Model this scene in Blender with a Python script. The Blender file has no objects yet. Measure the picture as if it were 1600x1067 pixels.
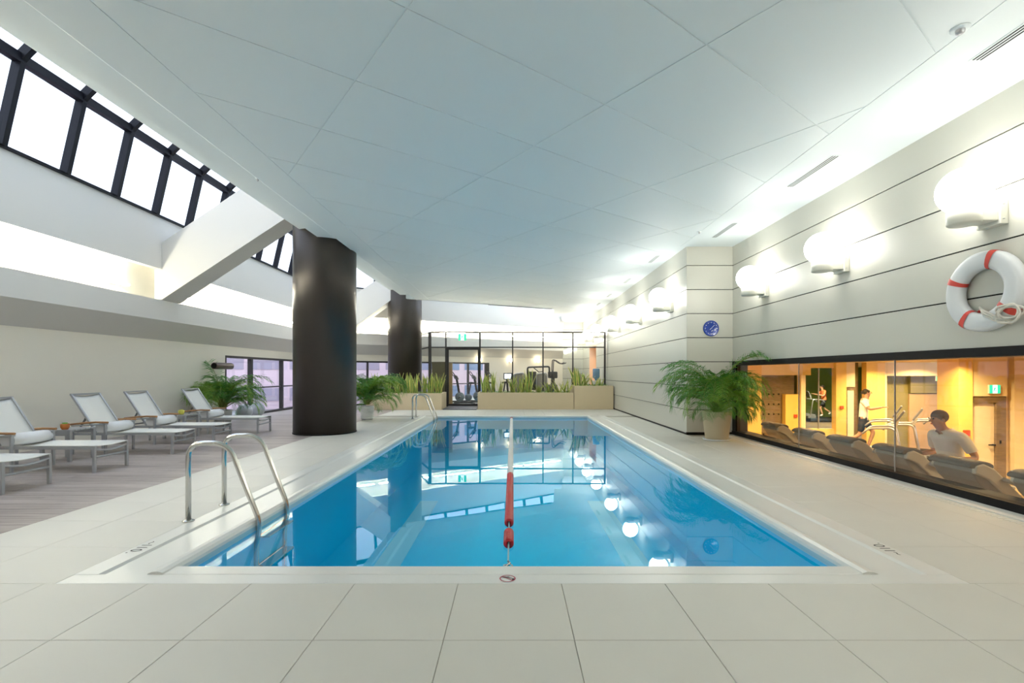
import bpy, bmesh, math, random
from mathutils import Vector, Matrix, Euler
random.seed(7)
scene = bpy.context.scene
col = scene.collection

# ------------------------------------------------------------------ camera
cam_data = bpy.data.cameras.new('camera')
cam_data.sensor_width = 36.0
cam_data.lens = 36.0 * 760.0 / 1600.0
cam_data.shift_y = 50.0 / 1600.0
cam_data.shift_x = -1.0 / 1600.0
cam_data.clip_start = 0.05
cam_data.clip_end = 300
cam = bpy.data.objects.new('camera', cam_data)
cam.location = (0, 0, 1.22)
cam.rotation_euler = (math.pi / 2, 0, 0)
col.objects.link(cam)
scene.camera = cam

# ------------------------------------------------------------------ world, exposure
world = bpy.data.worlds.new('overcast_sky')
scene.world = world
world.use_nodes = True
wn = world.node_tree.nodes
wn['Background'].inputs['Color'].default_value = (0.74, 0.86, 1.0, 1)
SKY = 1.2
wn['Background'].inputs['Strength'].default_value = SKY
scene.view_settings.view_transform = 'Standard'
scene.view_settings.look = 'None'
scene.view_settings.gamma = 1.0
scene.view_settings.use_curve_mapping = False
scene.view_settings.exposure = 1.6
GLOBE = 5.6      # glow of the globe lamps
TUBE = 32.0       # glow of the cove tubes
GYMW = 29.0       # watts of each downlight in the fitness room

# ------------------------------------------------------------------ materials
MATS = {}
def _nt(name):
    m = bpy.data.materials.new(name)
    m.use_nodes = True
    return m, m.node_tree.nodes, m.node_tree.links, m.node_tree.nodes['Principled BSDF']

def mat(name, c, rough=0.5, metal=0.0, var=0.0, vscale=4.0, bump=0.0, bscale=80.0, emit=None, estr=0.0, stretch=None, spec=0.5, coat=0.0):
    if name in MATS: return MATS[name]
    m, n, l, b = _nt(name)
    b.inputs['Base Color'].default_value = (*c, 1)
    b.inputs['Roughness'].default_value = rough
    b.inputs['Metallic'].default_value = metal
    b.inputs['Specular IOR Level'].default_value = spec
    if coat: b.inputs['Coat Weight'].default_value = coat
    tc = n.new('ShaderNodeTexCoord')
    src = tc.outputs['Object']
    if stretch:
        mp = n.new('ShaderNodeMapping'); mp.inputs['Scale'].default_value = stretch
        l.new(src, mp.inputs['Vector']); src = mp.outputs['Vector']
    if var > 0:
        nz = n.new('ShaderNodeTexNoise'); nz.inputs['Scale'].default_value = vscale
        nz.inputs['Detail'].default_value = 5
        l.new(src, nz.inputs['Vector'])
        mx = n.new('ShaderNodeMix'); mx.data_type = 'RGBA'
        mx.inputs[6].default_value = (*[max(0, x * (1 - var)) for x in c], 1)
        mx.inputs[7].default_value = (*[min(1, x * (1 + var)) for x in c], 1)
        l.new(nz.outputs['Fac'], mx.inputs[0]); l.new(mx.outputs[2], b.inputs['Base Color'])
    if bump > 0:
        nb = n.new('ShaderNodeTexNoise'); nb.inputs['Scale'].default_value = bscale
        l.new(src, nb.inputs['Vector'])
        bp = n.new('ShaderNodeBump'); bp.inputs['Strength'].default_value = bump
        bp.inputs['Distance'].default_value = 0.01
        l.new(nb.outputs['Fac'], bp.inputs['Height']); l.new(bp.outputs['Normal'], b.inputs['Normal'])
    if emit:
        b.inputs['Emission Color'].default_value = (*emit, 1)
        b.inputs['Emission Strength'].default_value = estr
    MATS[name] = m
    return m

def sheet(name, tint, f0, rough=0.0, ripple=0.0, rscale=2.0):
    """thin clear sheet (window glass, water surface): mirror reflection by angle, the rest passes through"""
    m, n, l, b = _nt(name)
    n.remove(b)
    out = n['Material Output']
    lw = n.new('ShaderNodeLayerWeight'); lw.inputs['Blend'].default_value = 0.5
    p = n.new('ShaderNodeMath'); p.operation = 'POWER'; p.inputs[1].default_value = 5.0
    ma = n.new('ShaderNodeMath'); ma.operation = 'MULTIPLY_ADD'; ma.inputs[1].default_value = 1 - f0; ma.inputs[2].default_value = f0
    ma.use_clamp = True
    l.new(lw.outputs['Facing'], p.inputs[0]); l.new(p.outputs[0], ma.inputs[0])
    tr = n.new('ShaderNodeBsdfTransparent'); tr.inputs['Color'].default_value = (*tint, 1)
    gl = n.new('ShaderNodeBsdfGlossy'); gl.inputs['Roughness'].default_value = rough
    gl.inputs['Color'].default_value = (0.82, 0.95, 1, 1) if ripple else (1, 1, 1, 1)
    mx = n.new('ShaderNodeMixShader')
    l.new(ma.outputs[0], mx.inputs[0]); l.new(tr.outputs[0], mx.inputs[1]); l.new(gl.outputs[0], mx.inputs[2])
    l.new(mx.outputs[0], out.inputs['Surface'])
    if ripple:
        tc = n.new('ShaderNodeTexCoord')
        nz = n.new('ShaderNodeTexNoise'); nz.inputs['Scale'].default_value = rscale; nz.inputs['Detail'].default_value = 1.5
        bp = n.new('ShaderNodeBump'); bp.inputs['Strength'].default_value = ripple; bp.inputs['Distance'].default_value = 0.02
        l.new(tc.outputs['Object'], nz.inputs['Vector']); l.new(nz.outputs['Fac'], bp.inputs['Height'])
        l.new(bp.outputs['Normal'], gl.inputs['Normal'])
    MATS[name] = m
    return m

def wood(name, c1, c2, rough, sc):
    m, n, l, b = _nt(name)
    tc = n.new('ShaderNodeTexCoord'); mp = n.new('ShaderNodeMapping'); mp.inputs['Scale'].default_value = sc
    oi = n.new('ShaderNodeObjectInfo')
    ad = n.new('ShaderNodeVectorMath'); ad.operation = 'ADD'
    cb = n.new('ShaderNodeCombineXYZ'); mu = n.new('ShaderNodeMath'); mu.operation = 'MULTIPLY'; mu.inputs[1].default_value = 37.0
    l.new(oi.outputs['Random'], mu.inputs[0]); l.new(mu.outputs[0], cb.inputs[0]); l.new(mu.outputs[0], cb.inputs[2])
    l.new(tc.outputs['Object'], mp.inputs['Vector']); l.new(mp.outputs['Vector'], ad.inputs[0]); l.new(cb.outputs[0], ad.inputs[1])
    nz = n.new('ShaderNodeTexNoise'); nz.inputs['Scale'].default_value = 3.0; nz.inputs['Detail'].default_value = 6
    l.new(ad.outputs[0], nz.inputs['Vector'])
    sm = n.new('ShaderNodeMath'); sm.operation = 'MULTIPLY_ADD'; sm.inputs[1].default_value = 0.22
    l.new(oi.outputs['Random'], sm.inputs[0]); l.new(nz.outputs['Fac'], sm.inputs[2])
    rp = n.new('ShaderNodeValToRGB')
    rp.color_ramp.elements[0].position = 0.35; rp.color_ramp.elements[0].color = (*c1, 1)
    rp.color_ramp.elements[1].position = 0.85; rp.color_ramp.elements[1].color = (*c2, 1)
    l.new(sm.outputs[0], rp.inputs[0]); l.new(rp.outputs[0], b.inputs['Base Color'])
    b.inputs['Roughness'].default_value = rough
    MATS[name] = m
    return m

mat('tile', (0.69, 0.67, 0.605), 0.48, var=0.04, vscale=1.7, bump=0.02, bscale=60)
mat('grout', (0.44, 0.41, 0.35), 0.8)
mat('coping', (0.80, 0.80, 0.76), 0.28, var=0.02, vscale=3)
wood('deckwood', (0.27, 0.22, 0.20), (0.52, 0.46, 0.43), 0.45, (0.5, 9, 9))
mat('deckgap', (0.16, 0.13, 0.12), 0.8)
mat('ceilwhite', (0.83, 0.90, 0.915), 0.55, bump=0.02, bscale=140)  # white with the bluish bounce from the pool mixed into its colour
mat('offwhite', (0.76, 0.74, 0.69), 0.6, var=0.015, vscale=1.2)
mat('beigewall', (0.90, 0.85, 0.735), 0.6, var=0.02, vscale=1.0)
mat('covewhite', (0.86, 0.84, 0.76), 0.6)
mat('panel', (0.61, 0.605, 0.535), 0.38, bump=0.02, bscale=120, var=0.01)
mat('black', (0.008, 0.007, 0.007), 0.5, spec=0.2)
mat('darkframe', (0.030, 0.026, 0.024), 0.35)
mat('skyframe', (0.006, 0.006, 0.010), 0.5, spec=0.25)
mat('column', (0.058, 0.048, 0.040), 0.34, metal=0.35, var=0.18, vscale=3, bump=0.05, bscale=150, stretch=(1, 1, 0.3))
mat('poolpaint', (0.0, 0.58, 0.93), 0.6, var=0.03, vscale=0.6, spec=0.0)
mat('poolline', (0.20, 0.68, 0.88), 0.6, spec=0.0)
mat('pooltile', (0.42, 0.62, 0.70), 0.35)
mat('steel', (0.62, 0.61, 0.58), 0.16, metal=1.0)
mat('alu', (0.50, 0.51, 0.53), 0.38, metal=0.6)
mat('sling', (0.80, 0.79, 0.73), 0.75, bump=0.08, bscale=300)
mat('towel', (0.88, 0.88, 0.88), 0.9, bump=0.25, bscale=160)
wood('teak', (0.36, 0.17, 0.06), (0.58, 0.31, 0.13), 0.45, (3, 20, 20))
mat('amber', (0.55, 0.16, 0.02), 0.15, coat=0.5)
mat('wax', (0.65, 0.62, 0.10), 0.5)
mat('floatred', (0.55, 0.015, 0.02), 0.25)
mat('floatwhite', (0.80, 0.80, 0.76), 0.3)
mat('cable', (0.45, 0.62, 0.68), 0.4)
mat('ink', (0.02, 0.02, 0.02), 0.5)
mat('signred', (0.42, 0.03, 0.07), 0.5)
mat('ringwhite', (0.78, 0.80, 0.82), 0.35)
mat('ringred', (0.72, 0.07, 0.05), 0.45)
mat('rope', (0.78, 0.74, 0.66), 0.85, bump=0.3, bscale=200)
mat('lampwhite', (0.80, 0.79, 0.70), 0.4)
mat('clockblue', (0.02, 0.06, 0.36), 0.2, coat=0.6)
mat('clockwhite', (0.85, 0.87, 0.92), 0.4)
mat('potbeige', (0.56, 0.49, 0.34), 0.5, var=0.03)
mat('potwhite', (0.72, 0.74, 0.74), 0.35)
mat('soil', (0.05, 0.032, 0.02), 0.9, bump=0.5, bscale=60)
mat('frond', (0.085, 0.28, 0.035), 0.45, var=0.35, vscale=3.0)
mat('frondlight', (0.22, 0.42, 0.04), 0.45, var=0.3, vscale=3.0)
mat('stem', (0.22, 0.26, 0.05), 0.5, var=0.2)
mat('snakegreen', (0.12, 0.30, 0.05), 0.4, var=0.3, vscale=12)
mat('snakeyellow', (0.74, 0.71, 0.20), 0.4)
mat('cover', (0.12, 0.36, 0.03), 0.5, var=0.4, vscale=14)
mat('planter', (0.70, 0.58, 0.38), 0.5, var=0.03, vscale=2)
mat('ballgrey', (0.50, 0.53, 0.56), 0.28)
mat('brown', (0.13, 0.09, 0.07), 0.4)
mat('darkgrey', (0.035, 0.035, 0.038), 0.45)
mat('midgrey', (0.16, 0.16, 0.17), 0.45)
mat('cap', (0.16, 0.14, 0.12), 0.55)
mat('shell', (0.64, 0.60, 0.52), 0.3)
mat('shellside', (0.32, 0.29, 0.25), 0.45)
mat('bikegrey', (0.17, 0.21, 0.25), 0.35)
mat('tan', (0.55, 0.36, 0.18), 0.5)
mat('screen', (0.4, 0.45, 0.5), 0.2, emit=(0.8, 0.9, 1.0), estr=0.9)
mat('pink', (0.72, 0.54, 0.63), 0.7, var=0.05, vscale=2)
mat('blueglass', (0.22, 0.28, 0.44), 0.2)
mat('lilacglass', (0.40, 0.33, 0.43), 0.3)
mat('street', (0.25, 0.25, 0.27), 0.9)
mat('bluebottle', (0.12, 0.30, 0.52), 0.12, coat=0.4)
mat('peach', (0.85, 0.66, 0.50), 0.6)
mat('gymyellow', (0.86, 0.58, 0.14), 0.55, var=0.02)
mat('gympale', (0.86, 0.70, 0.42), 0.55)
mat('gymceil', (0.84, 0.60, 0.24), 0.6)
mat('gymfloor', (0.20, 0.14, 0.09), 0.4)
wood('gymwood', (0.13, 0.085, 0.045), (0.24, 0.17, 0.09), 0.5, (2, 2, 12))
mat('oliveboard', (0.20, 0.17, 0.10), 0.5)
mat('gymolive', (0.26, 0.22, 0.07), 0.5, var=0.1)
mat('gymgreen', (0.25, 0.34, 0.05), 0.5, var=0.15, vscale=1.2)
mat('doorleaf', (0.80, 0.68, 0.48), 0.5)
mat('redbox', (0.62, 0.08, 0.02), 0.4)
mat('signgreen', (0.01, 0.35, 0.17), 0.4, emit=(0.02, 0.65, 0.33), estr=0.55)
mat('signwhite', (0.8, 0.85, 0.8), 0.4, emit=(0.9, 1.0, 0.92), estr=0.9)
mat('globe', (0.95, 0.95, 0.92), 0.3, emit=(1.0, 0.97, 0.91), estr=GLOBE)
mat('smallglobe', (0.95, 0.95, 0.92), 0.3, emit=(1.0, 0.85, 0.6), estr=5.0)
mat('tube', (0.95, 0.95, 0.92), 0.3, emit=(1.0, 0.97, 0.84), estr=TUBE)
mat('downlight', (0.9, 0.8, 0.6), 0.3, emit=(1.0, 0.78, 0.42), estr=8.0)
mat('skin', (0.58, 0.32, 0.20), 0.5)
mat('hairgrey', (0.20, 0.14, 0.10), 0.7)
mat('hairdark', (0.03, 0.018, 0.012), 0.6)
mat('shirtwhite', (0.82, 0.78, 0.72), 0.8)
mat('shirtorange', (0.85, 0.22, 0.08), 0.8)
mat('shortsdark', (0.02, 0.022, 0.035), 0.8)
sheet('glass', (0.97, 0.98, 0.97), 0.04)
sheet('skyglass', (0.66, 0.66, 0.71), 0.05)
sheet('water', (0.93, 0.985, 1.0), 0.02, ripple=0.018, rscale=1.6)

# ------------------------------------------------------------------ mesh helpers
class MB:
    def __init__(s): s.v = []; s.f = []; s.m = []; s.sm = []
    def add(s, vs, fs, mi=0, smooth=False):
        o = len(s.v); s.v += [tuple(v) for v in vs]
        for f in fs: s.f.append(tuple(i + o for i in f)); s.m.append(mi); s.sm.append(smooth)
        return s
    def box(s, x0, x1, y0, y1, z0, z1, mi=0):
        v = [(x0,y0,z0),(x1,y0,z0),(x1,y1,z0),(x0,y1,z0),(x0,y0,z1),(x1,y0,z1),(x1,y1,z1),(x0,y1,z1)]
        return s.add(v, [(0,3,2,1),(4,5,6,7),(0,1,5,4),(1,2,6,5),(2,3,7,6),(3,0,4,7)], mi)
    def obox(s, M, sx, sy, sz, mi=0):
        v = [M @ Vector((a*sx/2, b*sy/2, c*sz/2)) for c in (-1,1) for a,b in ((-1,-1),(1,-1),(1,1),(-1,1))]
        return s.add(v, [(0,3,2,1),(4,5,6,7),(0,1,5,4),(1,2,6,5),(2,3,7,6),(3,0,4,7)], mi)
    def bar(s, a, b, w, h, mi=0, up=(0,0,1)):
        a = Vector(a); b = Vector(b); d = (b - a); L = d.length; d.normalize()
        u = Vector(up)
        if abs(d.dot(u)) > 0.98: u = Vector((0,1,0))
        side = d.cross(u).normalized(); u = side.cross(d).normalized()
        M = Matrix((d, side, u)).transposed().to_4x4(); M.translation = (a + b) / 2
        return s.obox(M, L, w, h, mi)
    def tube(s, pts, r, n=8, mi=0, caps=True):
        P = [Vector(p) for p in pts]; N = len(P)
        R = r if isinstance(r, (list, tuple)) else [r] * N
        T = []
        for i in range(N):
            t = (P[min(i+1,N-1)] - P[max(i-1,0)])
            T.append(t.normalized() if t.length > 1e-9 else Vector((0,0,1)))
        ref = Vector((0,0,1)) if abs(T[0].z) < 0.9 else Vector((1,0,0))
        a = T[0].cross(ref).normalized(); vs = []
        for i in range(N):
            a = (a - T[i] * a.dot(T[i]))
            if a.length < 1e-6: a = T[i].orthogonal()
            a.normalize(); b = T[i].cross(a)
            for k in range(n):
                t = 2*math.pi*k/n
                vs.append(P[i] + (a*math.cos(t) + b*math.sin(t)) * R[i])
        fs = []
        for i in range(N-1):
            for k in range(n):
                k2 = (k+1) % n
                fs.append((i*n+k, i*n+k2, (i+1)*n+k2, (i+1)*n+k))
        s.add(vs, fs, mi, True)
        if caps:
            o = len(s.v) - len(vs)
            s.f.append(tuple(o + k for k in reversed(range(n)))); s.m.append(mi); s.sm.append(False)
            s.f.append(tuple(o + (N-1)*n + k for k in range(n))); s.m.append(mi); s.sm.append(False)
        return s
    def lathe(s, prof, c=(0,0,0), n=24, mi=0, smooth=True):
        vs = []; N = len(prof)
        for r, z in prof:
            for k in range(n):
                t = 2*math.pi*k/n
                vs.append((c[0] + r*math.cos(t), c[1] + r*math.sin(t), c[2] + z))
        fs = [(i*n+k, i*n+(k+1)%n, (i+1)*n+(k+1)%n, (i+1)*n+k) for i in range(N-1) for k in range(n)]
        s.add(vs, fs, mi, smooth)
        return s
    def ball(s, c, r, n=20, mi=0, sx=1, sy=1, sz=1):
        prof = []
        k = max(8, n//2)
        vs = []; fs = []
        for i in range(k+1):
            ph = math.pi*i/k
            for j in range(n):
                t = 2*math.pi*j/n
                vs.append((c[0]+sx*r*math.sin(ph)*math.cos(t), c[1]+sy*r*math.sin(ph)*math.sin(t), c[2]-sz*r*math.cos(ph)))
        for i in range(k):
            for j in range(n):
                fs.append((i*n+j, i*n+(j+1)%n, (i+1)*n+(j+1)%n, (i+1)*n+j))
        return s.add(vs, fs, mi, True)
    def prism(s, poly, a0, a1, axis='y', mi=0, smooth=False):
        """closed outline extruded along an axis: for 'y' the outline is (x, z), for 'z' (x, y), for 'x' (y, z)"""
        def pt(p, a):
            return (p[0], a, p[1]) if axis == 'y' else ((p[0], p[1], a) if axis == 'z' else (a, p[0], p[1]))
        n = len(poly); vs = [pt(p, a0) for p in poly] + [pt(p, a1) for p in poly]
        fs = [(i, (i+1) % n, n + (i+1) % n, n + i) for i in range(n)]
        s.add(vs, fs, mi, smooth)
        o = len(s.v) - 2*n
        s.f.append(tuple(o + i for i in reversed(range(n)))); s.m.append(mi); s.sm.append(False)
        s.f.append(tuple(o + n + i for i in range(n))); s.m.append(mi); s.sm.append(False)
        return s
    def mesh(s, name, mats):
        me = bpy.data.meshes.new(name)
        me.from_pydata(s.v, [], s.f)
        for m in (mats if isinstance(mats, (list, tuple)) else [mats]): me.materials.append(MATS[m])
        for p, mi, sm in zip(me.polygons, s.m, s.sm): p.material_index = mi; p.use_smooth = sm
        bm = bmesh.new(); bm.from_mesh(me)
        bmesh.ops.remove_doubles(bm, verts=bm.verts, dist=1e-6)
        bmesh.ops.recalc_face_normals(bm, faces=bm.faces)
        bm.to_mesh(me); bm.free()
        return me
    def build(s, name, mats, parent=None, bevel=0.0, seg=2):
        return link(name, s.mesh(name, mats), parent, bevel, seg)

def link(name, me, parent=None, bevel=0.0, seg=2, loc=None):
    o = bpy.data.objects.new(name, me); col.objects.link(o)
    if parent is not None: o.parent = parent
    if loc is not None: o.location = loc
    if bevel:
        b = o.modifiers.new('bevel', 'BEVEL'); b.width = bevel; b.segments = seg; b.limit_method = 'ANGLE'; b.angle_limit = math.radians(40)
    return o

def tag(o, label, cat=None, group=None, kind=None):
    o['label'] = label
    if cat: o['category'] = cat
    if group: o['group'] = group
    if kind: o['kind'] = kind
    return o

def empty(name, loc=(0,0,0), rz=0.0):
    o = bpy.data.objects.new(name, None); o.location = loc; o.rotation_euler = (0, 0, rz)
    o.empty_display_size = 0.1; col.objects.link(o)
    return o

def copy_tree(o, parent=None):
    c = o.copy(); col.objects.link(c); c.parent = parent
    for ch in list(o.children): copy_tree(ch, c)
    return c

def fillet(pts, r, k=6):
    P = [Vector(p) for p in pts]; out = [P[0]]
    for i in range(1, len(P)-1):
        a = (P[i-1]-P[i]); b = (P[i+1]-P[i]); rr = min(r, a.length*0.49, b.length*0.49)
        A = P[i] + a.normalized()*rr; B = P[i] + b.normalized()*rr
        for j in range(k+1):
            t = j/k; out.append(A*(1-t)**2 + P[i]*2*t*(1-t) + B*t*t)
    out.append(P[-1]); return out

def clip(poly, planes):
    """convex outline clipped by half planes a*x + b*y <= c"""
    for a, b, c in planes:
        out = []
        for i in range(len(poly)):
            p = poly[i]; q = poly[(i+1) % len(poly)]
            dp = a*p[0]+b*p[1]-c; dq = a*q[0]+b*q[1]-c
            if dp <= 0: out.append(p)
            if dp*dq < 0:
                t = dp/(dp-dq); out.append((p[0]+t*(q[0]-p[0]), p[1]+t*(q[1]-p[1])))
        poly = out
        if len(poly) < 3: return []
    return poly
# ================================================================== THE SETTING
XW = -7.6          # left wall
YC = 17.47         # corner of left and end wall
SL = 0.65          # end wall runs away to the right
XE = 2.47          # where it stops
XR = 4.39          # right wall with the fitness-room window
XP = 3.47          # right wall beyond the pier
YP = 9.7           # front face of the pier
CZ = 3.755         # ceiling
def ring(D):
    k = math.sqrt(1 + SL*SL)
    return [Vector((XW+D, -3.0)), Vector((XW+D, YC + SL*D - k*D)), Vector((XE, YC + SL*(XE-XW) - k*D))]
def sweep(mb, prof, seg, mi=0):
    n = len(prof); vs = []
    for e in (seg, seg+1):
        for D, z in prof:
            p = ring(D)[e]; vs.append((p.x, p.y, z))
    fs = [(i, (i+1) % n, n+(i+1) % n, n+i) for i in range(n)]
    mb.add(vs, fs, mi)
    o = len(mb.v) - 2*n
    mb.f += [tuple(o+i for i in reversed(range(n))), tuple(o+n+i for i in range(n))]; mb.m += [mi, mi]; mb.sm += [False, False]
    return mb
def endy(x, D=0.0): return YC + SL*(x-XW) - math.sqrt(1+SL*SL)*D
EX = Vector((1, SL, 0)).normalized()      # along the end wall
EN = Vector((SL, -1, 0)).normalized()     # out of the end wall into the room

# ---- tiled floor
fb = MB()
fb.box(-3.9, XR, -3, 2.826, -0.3, -0.008)
fb.box(-3.9, -2.66, 2.826, 14.05, -0.3, -0.008)
fb.box(2.66, XR, 2.826, 14.05, -0.3, -0.008)
fb.box(-3.9, XP, 14.05, 26, -0.3, -0.008)
floor = fb.build('floor', 'grout'); tag(floor, 'pale beige large-format tile floor around the pool', kind='structure')
tile_cache = {}
def tile(x0, x1, y0, y1):
    g = 0.0016
    key = (round(x1-x0, 3), round(y1-y0, 3))
    if key not in tile_cache:
        a, b = key[0]/2-g, key[1]/2-g
        m = MB(); e = 0.0015
        m.add([(-a,-b,-0.008),(a,-b,-0.008),(a,b,-0.008),(-a,b,-0.008),(-a,-b,-e),(a,-b,-e),(a,b,-e),(-a,b,-e),(-a+e,-b+e,0),(a-e,-b+e,0),(a-e,b-e,0),(-a+e,b-e,0)],
              [(0,1,5,4),(1,2,6,5),(2,3,7,6),(3,0,4,7),(4,5,9,8),(5,6,10,9),(6,7,11,10),(7,4,8,11),(8,9,10,11)])
        tile_cache[key] = m.mesh('tile', 'tile')
    link('tile', tile_cache[key], floor, loc=((x0+x1)/2, (y0+y1)/2, 0))
ys_near = [-2.574+0.6*k for k in range(10)]           # ... 1.626, 2.226, 2.826
xs = [-3.9, -3.317, -2.717] + [-2.117+0.6*k for k in range(8)] + [2.683, 3.283, 3.883, XR]
for j in range(3, len(ys_near)-1):
    for i in range(len(xs)-1): tile(xs[i], xs[i+1], ys_near[j], ys_near[j+1])
ys_side = [2.826 + 0.6*k for k in range(24)]
for j in range(len(ys_side)-1):
    y0, y1 = ys_side[j], ys_side[j+1]
    if y1 <= 14.06:
        for a, b in ((-3.9, -3.30), (-3.30, -2.66), (2.66, 3.283)): tile(a, b, y0, min(y1, 14.05))
        if y0 < YP - 0.5:
            tile(3.283, 3.883, y0, y1); tile(3.883, 4.20, y0, y1)
        else: tile(3.283, XP, y0, y1)
xs_far = [-3.9, -3.30, -2.66, -2.05, -1.45, -0.85, -0.25, 0.35, 0.95, 1.55, 2.15, 2.66, XP]
for y0, y1 in ((14.026, 14.626), (14.626, 15.226), (15.226, 15.826), (15.826, 16.426), (16.426, 17.026)):
    for i in range(len(xs_far)-1): tile(xs_far[i], xs_far[i+1], max(y0, 14.05), y1)

# ---- wooden deck on the left
db = MB().box(XW, -3.9, -3, YC, -0.3, -0.012)
db.prism([(XW, YC), (-3.9, YC), (-3.9, endy(-3.9))], -0.3, -0.012, 'z')
deck = db.build('floor', 'deckgap'); tag(deck, 'weathered grey-brown wooden plank deck under the loungers', kind='structure')
plank_cache = {}
def plank(x0, x1, y0, y1):
    key = (round(x1-x0, 2), round(y1-y0, 3))
    if key not in plank_cache:
        a, b = key[0]/2-0.001, key[1]/2-0.002
        plank_cache[key] = MB().box(-a, a, -b, b, -0.012, 0).mesh('plank', 'deckwood')
    link('plank', plank_cache[key], deck, loc=((x0+x1)/2, (y0+y1)/2, 0))
j = 0; y = 1.2
while y < 18.6:
    x0 = XW if y + 0.16 < YC else XW + (y + 0.16 - YC)/SL + 0.02
    x0 = round(x0, 1) if y + 0.16 >= YC else XW
    jt = [-5.2, -6.3, -4.6, -5.8][j % 4]
    if jt - x0 > 0.3:
        plank(x0, jt, y, y+0.16); plank(jt, -3.9, y, y+0.16)
    elif -3.9 - x0 > 0.3: plank(x0, -3.9, y, y+0.16)
    y += 0.16; j += 1

# ---- ceiling: slab with stepped left edge, panels rotated against the room
cb = MB().prism([(-3.31,-3),(4.6,-3),(4.6,25.6),(2.65,25.6),(2.15,21.5),(1.85,21.5),(1.6,19.1),(-3.1,16.8),(-3.31,16.7)], CZ, CZ+0.3, 'z')
ceiling = cb.build('ceiling', 'ceilwhite'); tag(ceiling, 'flat white ceiling of large slanted panels over the pool', kind='structure')
ang = math.radians(37); u1 = (math.cos(ang), math.sin(ang)); u2 = (-math.sin(ang), math.cos(ang))
lim = [(-1,0,2.86), (1,0,3.34), (0,-1,2.5), (-0.489,1,16.8+3.1*0.489-0.12), (0,1,18.9)]
for ia in range(-4, 12):
    for ib in range(-6, 18):
        a0, a1 = 1.44+2.0*ia, 1.44+2.0*(ia+1); b0, b1 = 3.13+1.04*ib, 3.13+1.04*(ib+1)
        g = 0.007
        poly = [(a*u1[0]+b*u2[0], a*u1[1]+b*u2[1]) for a, b in ((a0+g,b0+g),(a1-g,b0+g),(a1-g,b1-g),(a0+g,b1-g))]
        poly = clip(poly, lim)
        if len(poly) >= 3:
            ar = abs(sum(poly[i][0]*poly[(i+1)%len(poly)][1]-poly[(i+1)%len(poly)][0]*poly[i][1] for i in range(len(poly))))/2
            if ar > 0.05: MB().prism(poly, CZ-0.006, CZ+0.002, 'z').build('panel', 'ceilwhite', ceiling)
for x0, x1 in ((-3.31, -2.868), (3.348, XR)):
    MB().box(x0, x1, -2.9, YP if x0 > 0 else 16.7, CZ-0.006, CZ+0.002).build('border_strip', 'ceilwhite', ceiling)
te = MB().prism([(-3.31,CZ-0.006),(-3.5,3.89),(-3.82,3.89),(-4.0,4.06),(-4.2,4.06),(-4.2,8.4),(-3.31,8.4)], -3, 16.5, 'y')
tag(te.build('trim_1', 'ceilwhite'), 'stepped white edge of the ceiling beside the skylight', kind='structure')
tf = MB().prism([(-3.6,16.56),(1.6,19.1),(1.6,18.95),(-3.6,16.40)], CZ, 8.4, 'z')
tag(tf.build('trim_2', 'ceilwhite'), 'white upstand along the far edge of the ceiling', kind='structure')
tk = MB().prism([(-0.9,17.89),(1.55,19.09),(1.55,19.13),(-0.9,17.93)], CZ-0.012, CZ+0.05, 'z')
tag(tk.build('trim_3', 'black'), 'thin black shadow gap along the far ceiling edge', kind='structure')

# ---- left wall, end wall with soffit, light cove and fascia
wl = MB().box(XW-0.2, XW, -3, 12.86, -0.3, 3.6)
wl.box(XW-0.2, XW, 12.86, YC, 1.70, 3.6)
wall_left = wl.build('wall_left', 'beigewall'); tag(wall_left, 'plain cream wall behind the loungers', kind='structure')
WX1 = -1.05
we = MB()
def endbox(mb, x0, x1, z0, z1, d0=-0.2, d1=0.0, mi=0):
    pts = [Vector((x, YC+SL*(x-XW), 0)) for x in (x0, x1)]
    poly = [(p + EN*d).to_2d() for p, d in ((pts[0], d1), (pts[1], d1), (pts[1], d0), (pts[0], d0))]
    return mb.prism([tuple(q) for q in poly], z0, z1, 'z', mi)
endbox(we, XW, WX1, 1.70, 3.6); endbox(we, WX1, XE, -0.3, 3.6)
wall_end = we.build('wall_end', 'beigewall'); tag(wall_end, 'cream end wall slanting away behind the glass partition', kind='structure')
for seg, w, nm in ((0, wall_left, 'left'), (1, wall_end, 'end')):
    sweep(MB(), [(0,1.94),(0.43,2.31),(0.43,2.72),(0.38,2.72),(0.38,2.5),(0,2.5)], seg).build('soffit', 'offwhite', w)
    sweep(MB(), [(0.005,2.5),(0.005,3.56),(0.0,3.56),(0.0,2.5)], seg).build('cove_back', 'covewhite', w)
    sweep(MB(), [(0.30,3.35),(0.43,3.35),(0.43,4.39),(0.30,4.39)], seg).build('fascia', 'offwhite', w)
    sweep(MB(), [(0.0,3.52),(0.31,3.52),(0.31,3.62),(0.0,3.62)], seg).build('cove_top', 'covewhite', w)
pw = MB().box(XE, XP+0.1, 24.02, 24.2, -0.02, CZ)
wall_far = pw.build('wall_far', 'black'); tag(wall_far, 'short panelled wall at the far right end', kind='structure')
wb = MB().box(XW-0.2, XR+0.3, -3.2, -3, -0.3, 8.4)
tag(wb.build('wall_back', 'offwhite'), 'plain off-white wall behind the viewer', kind='structure')

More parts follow.
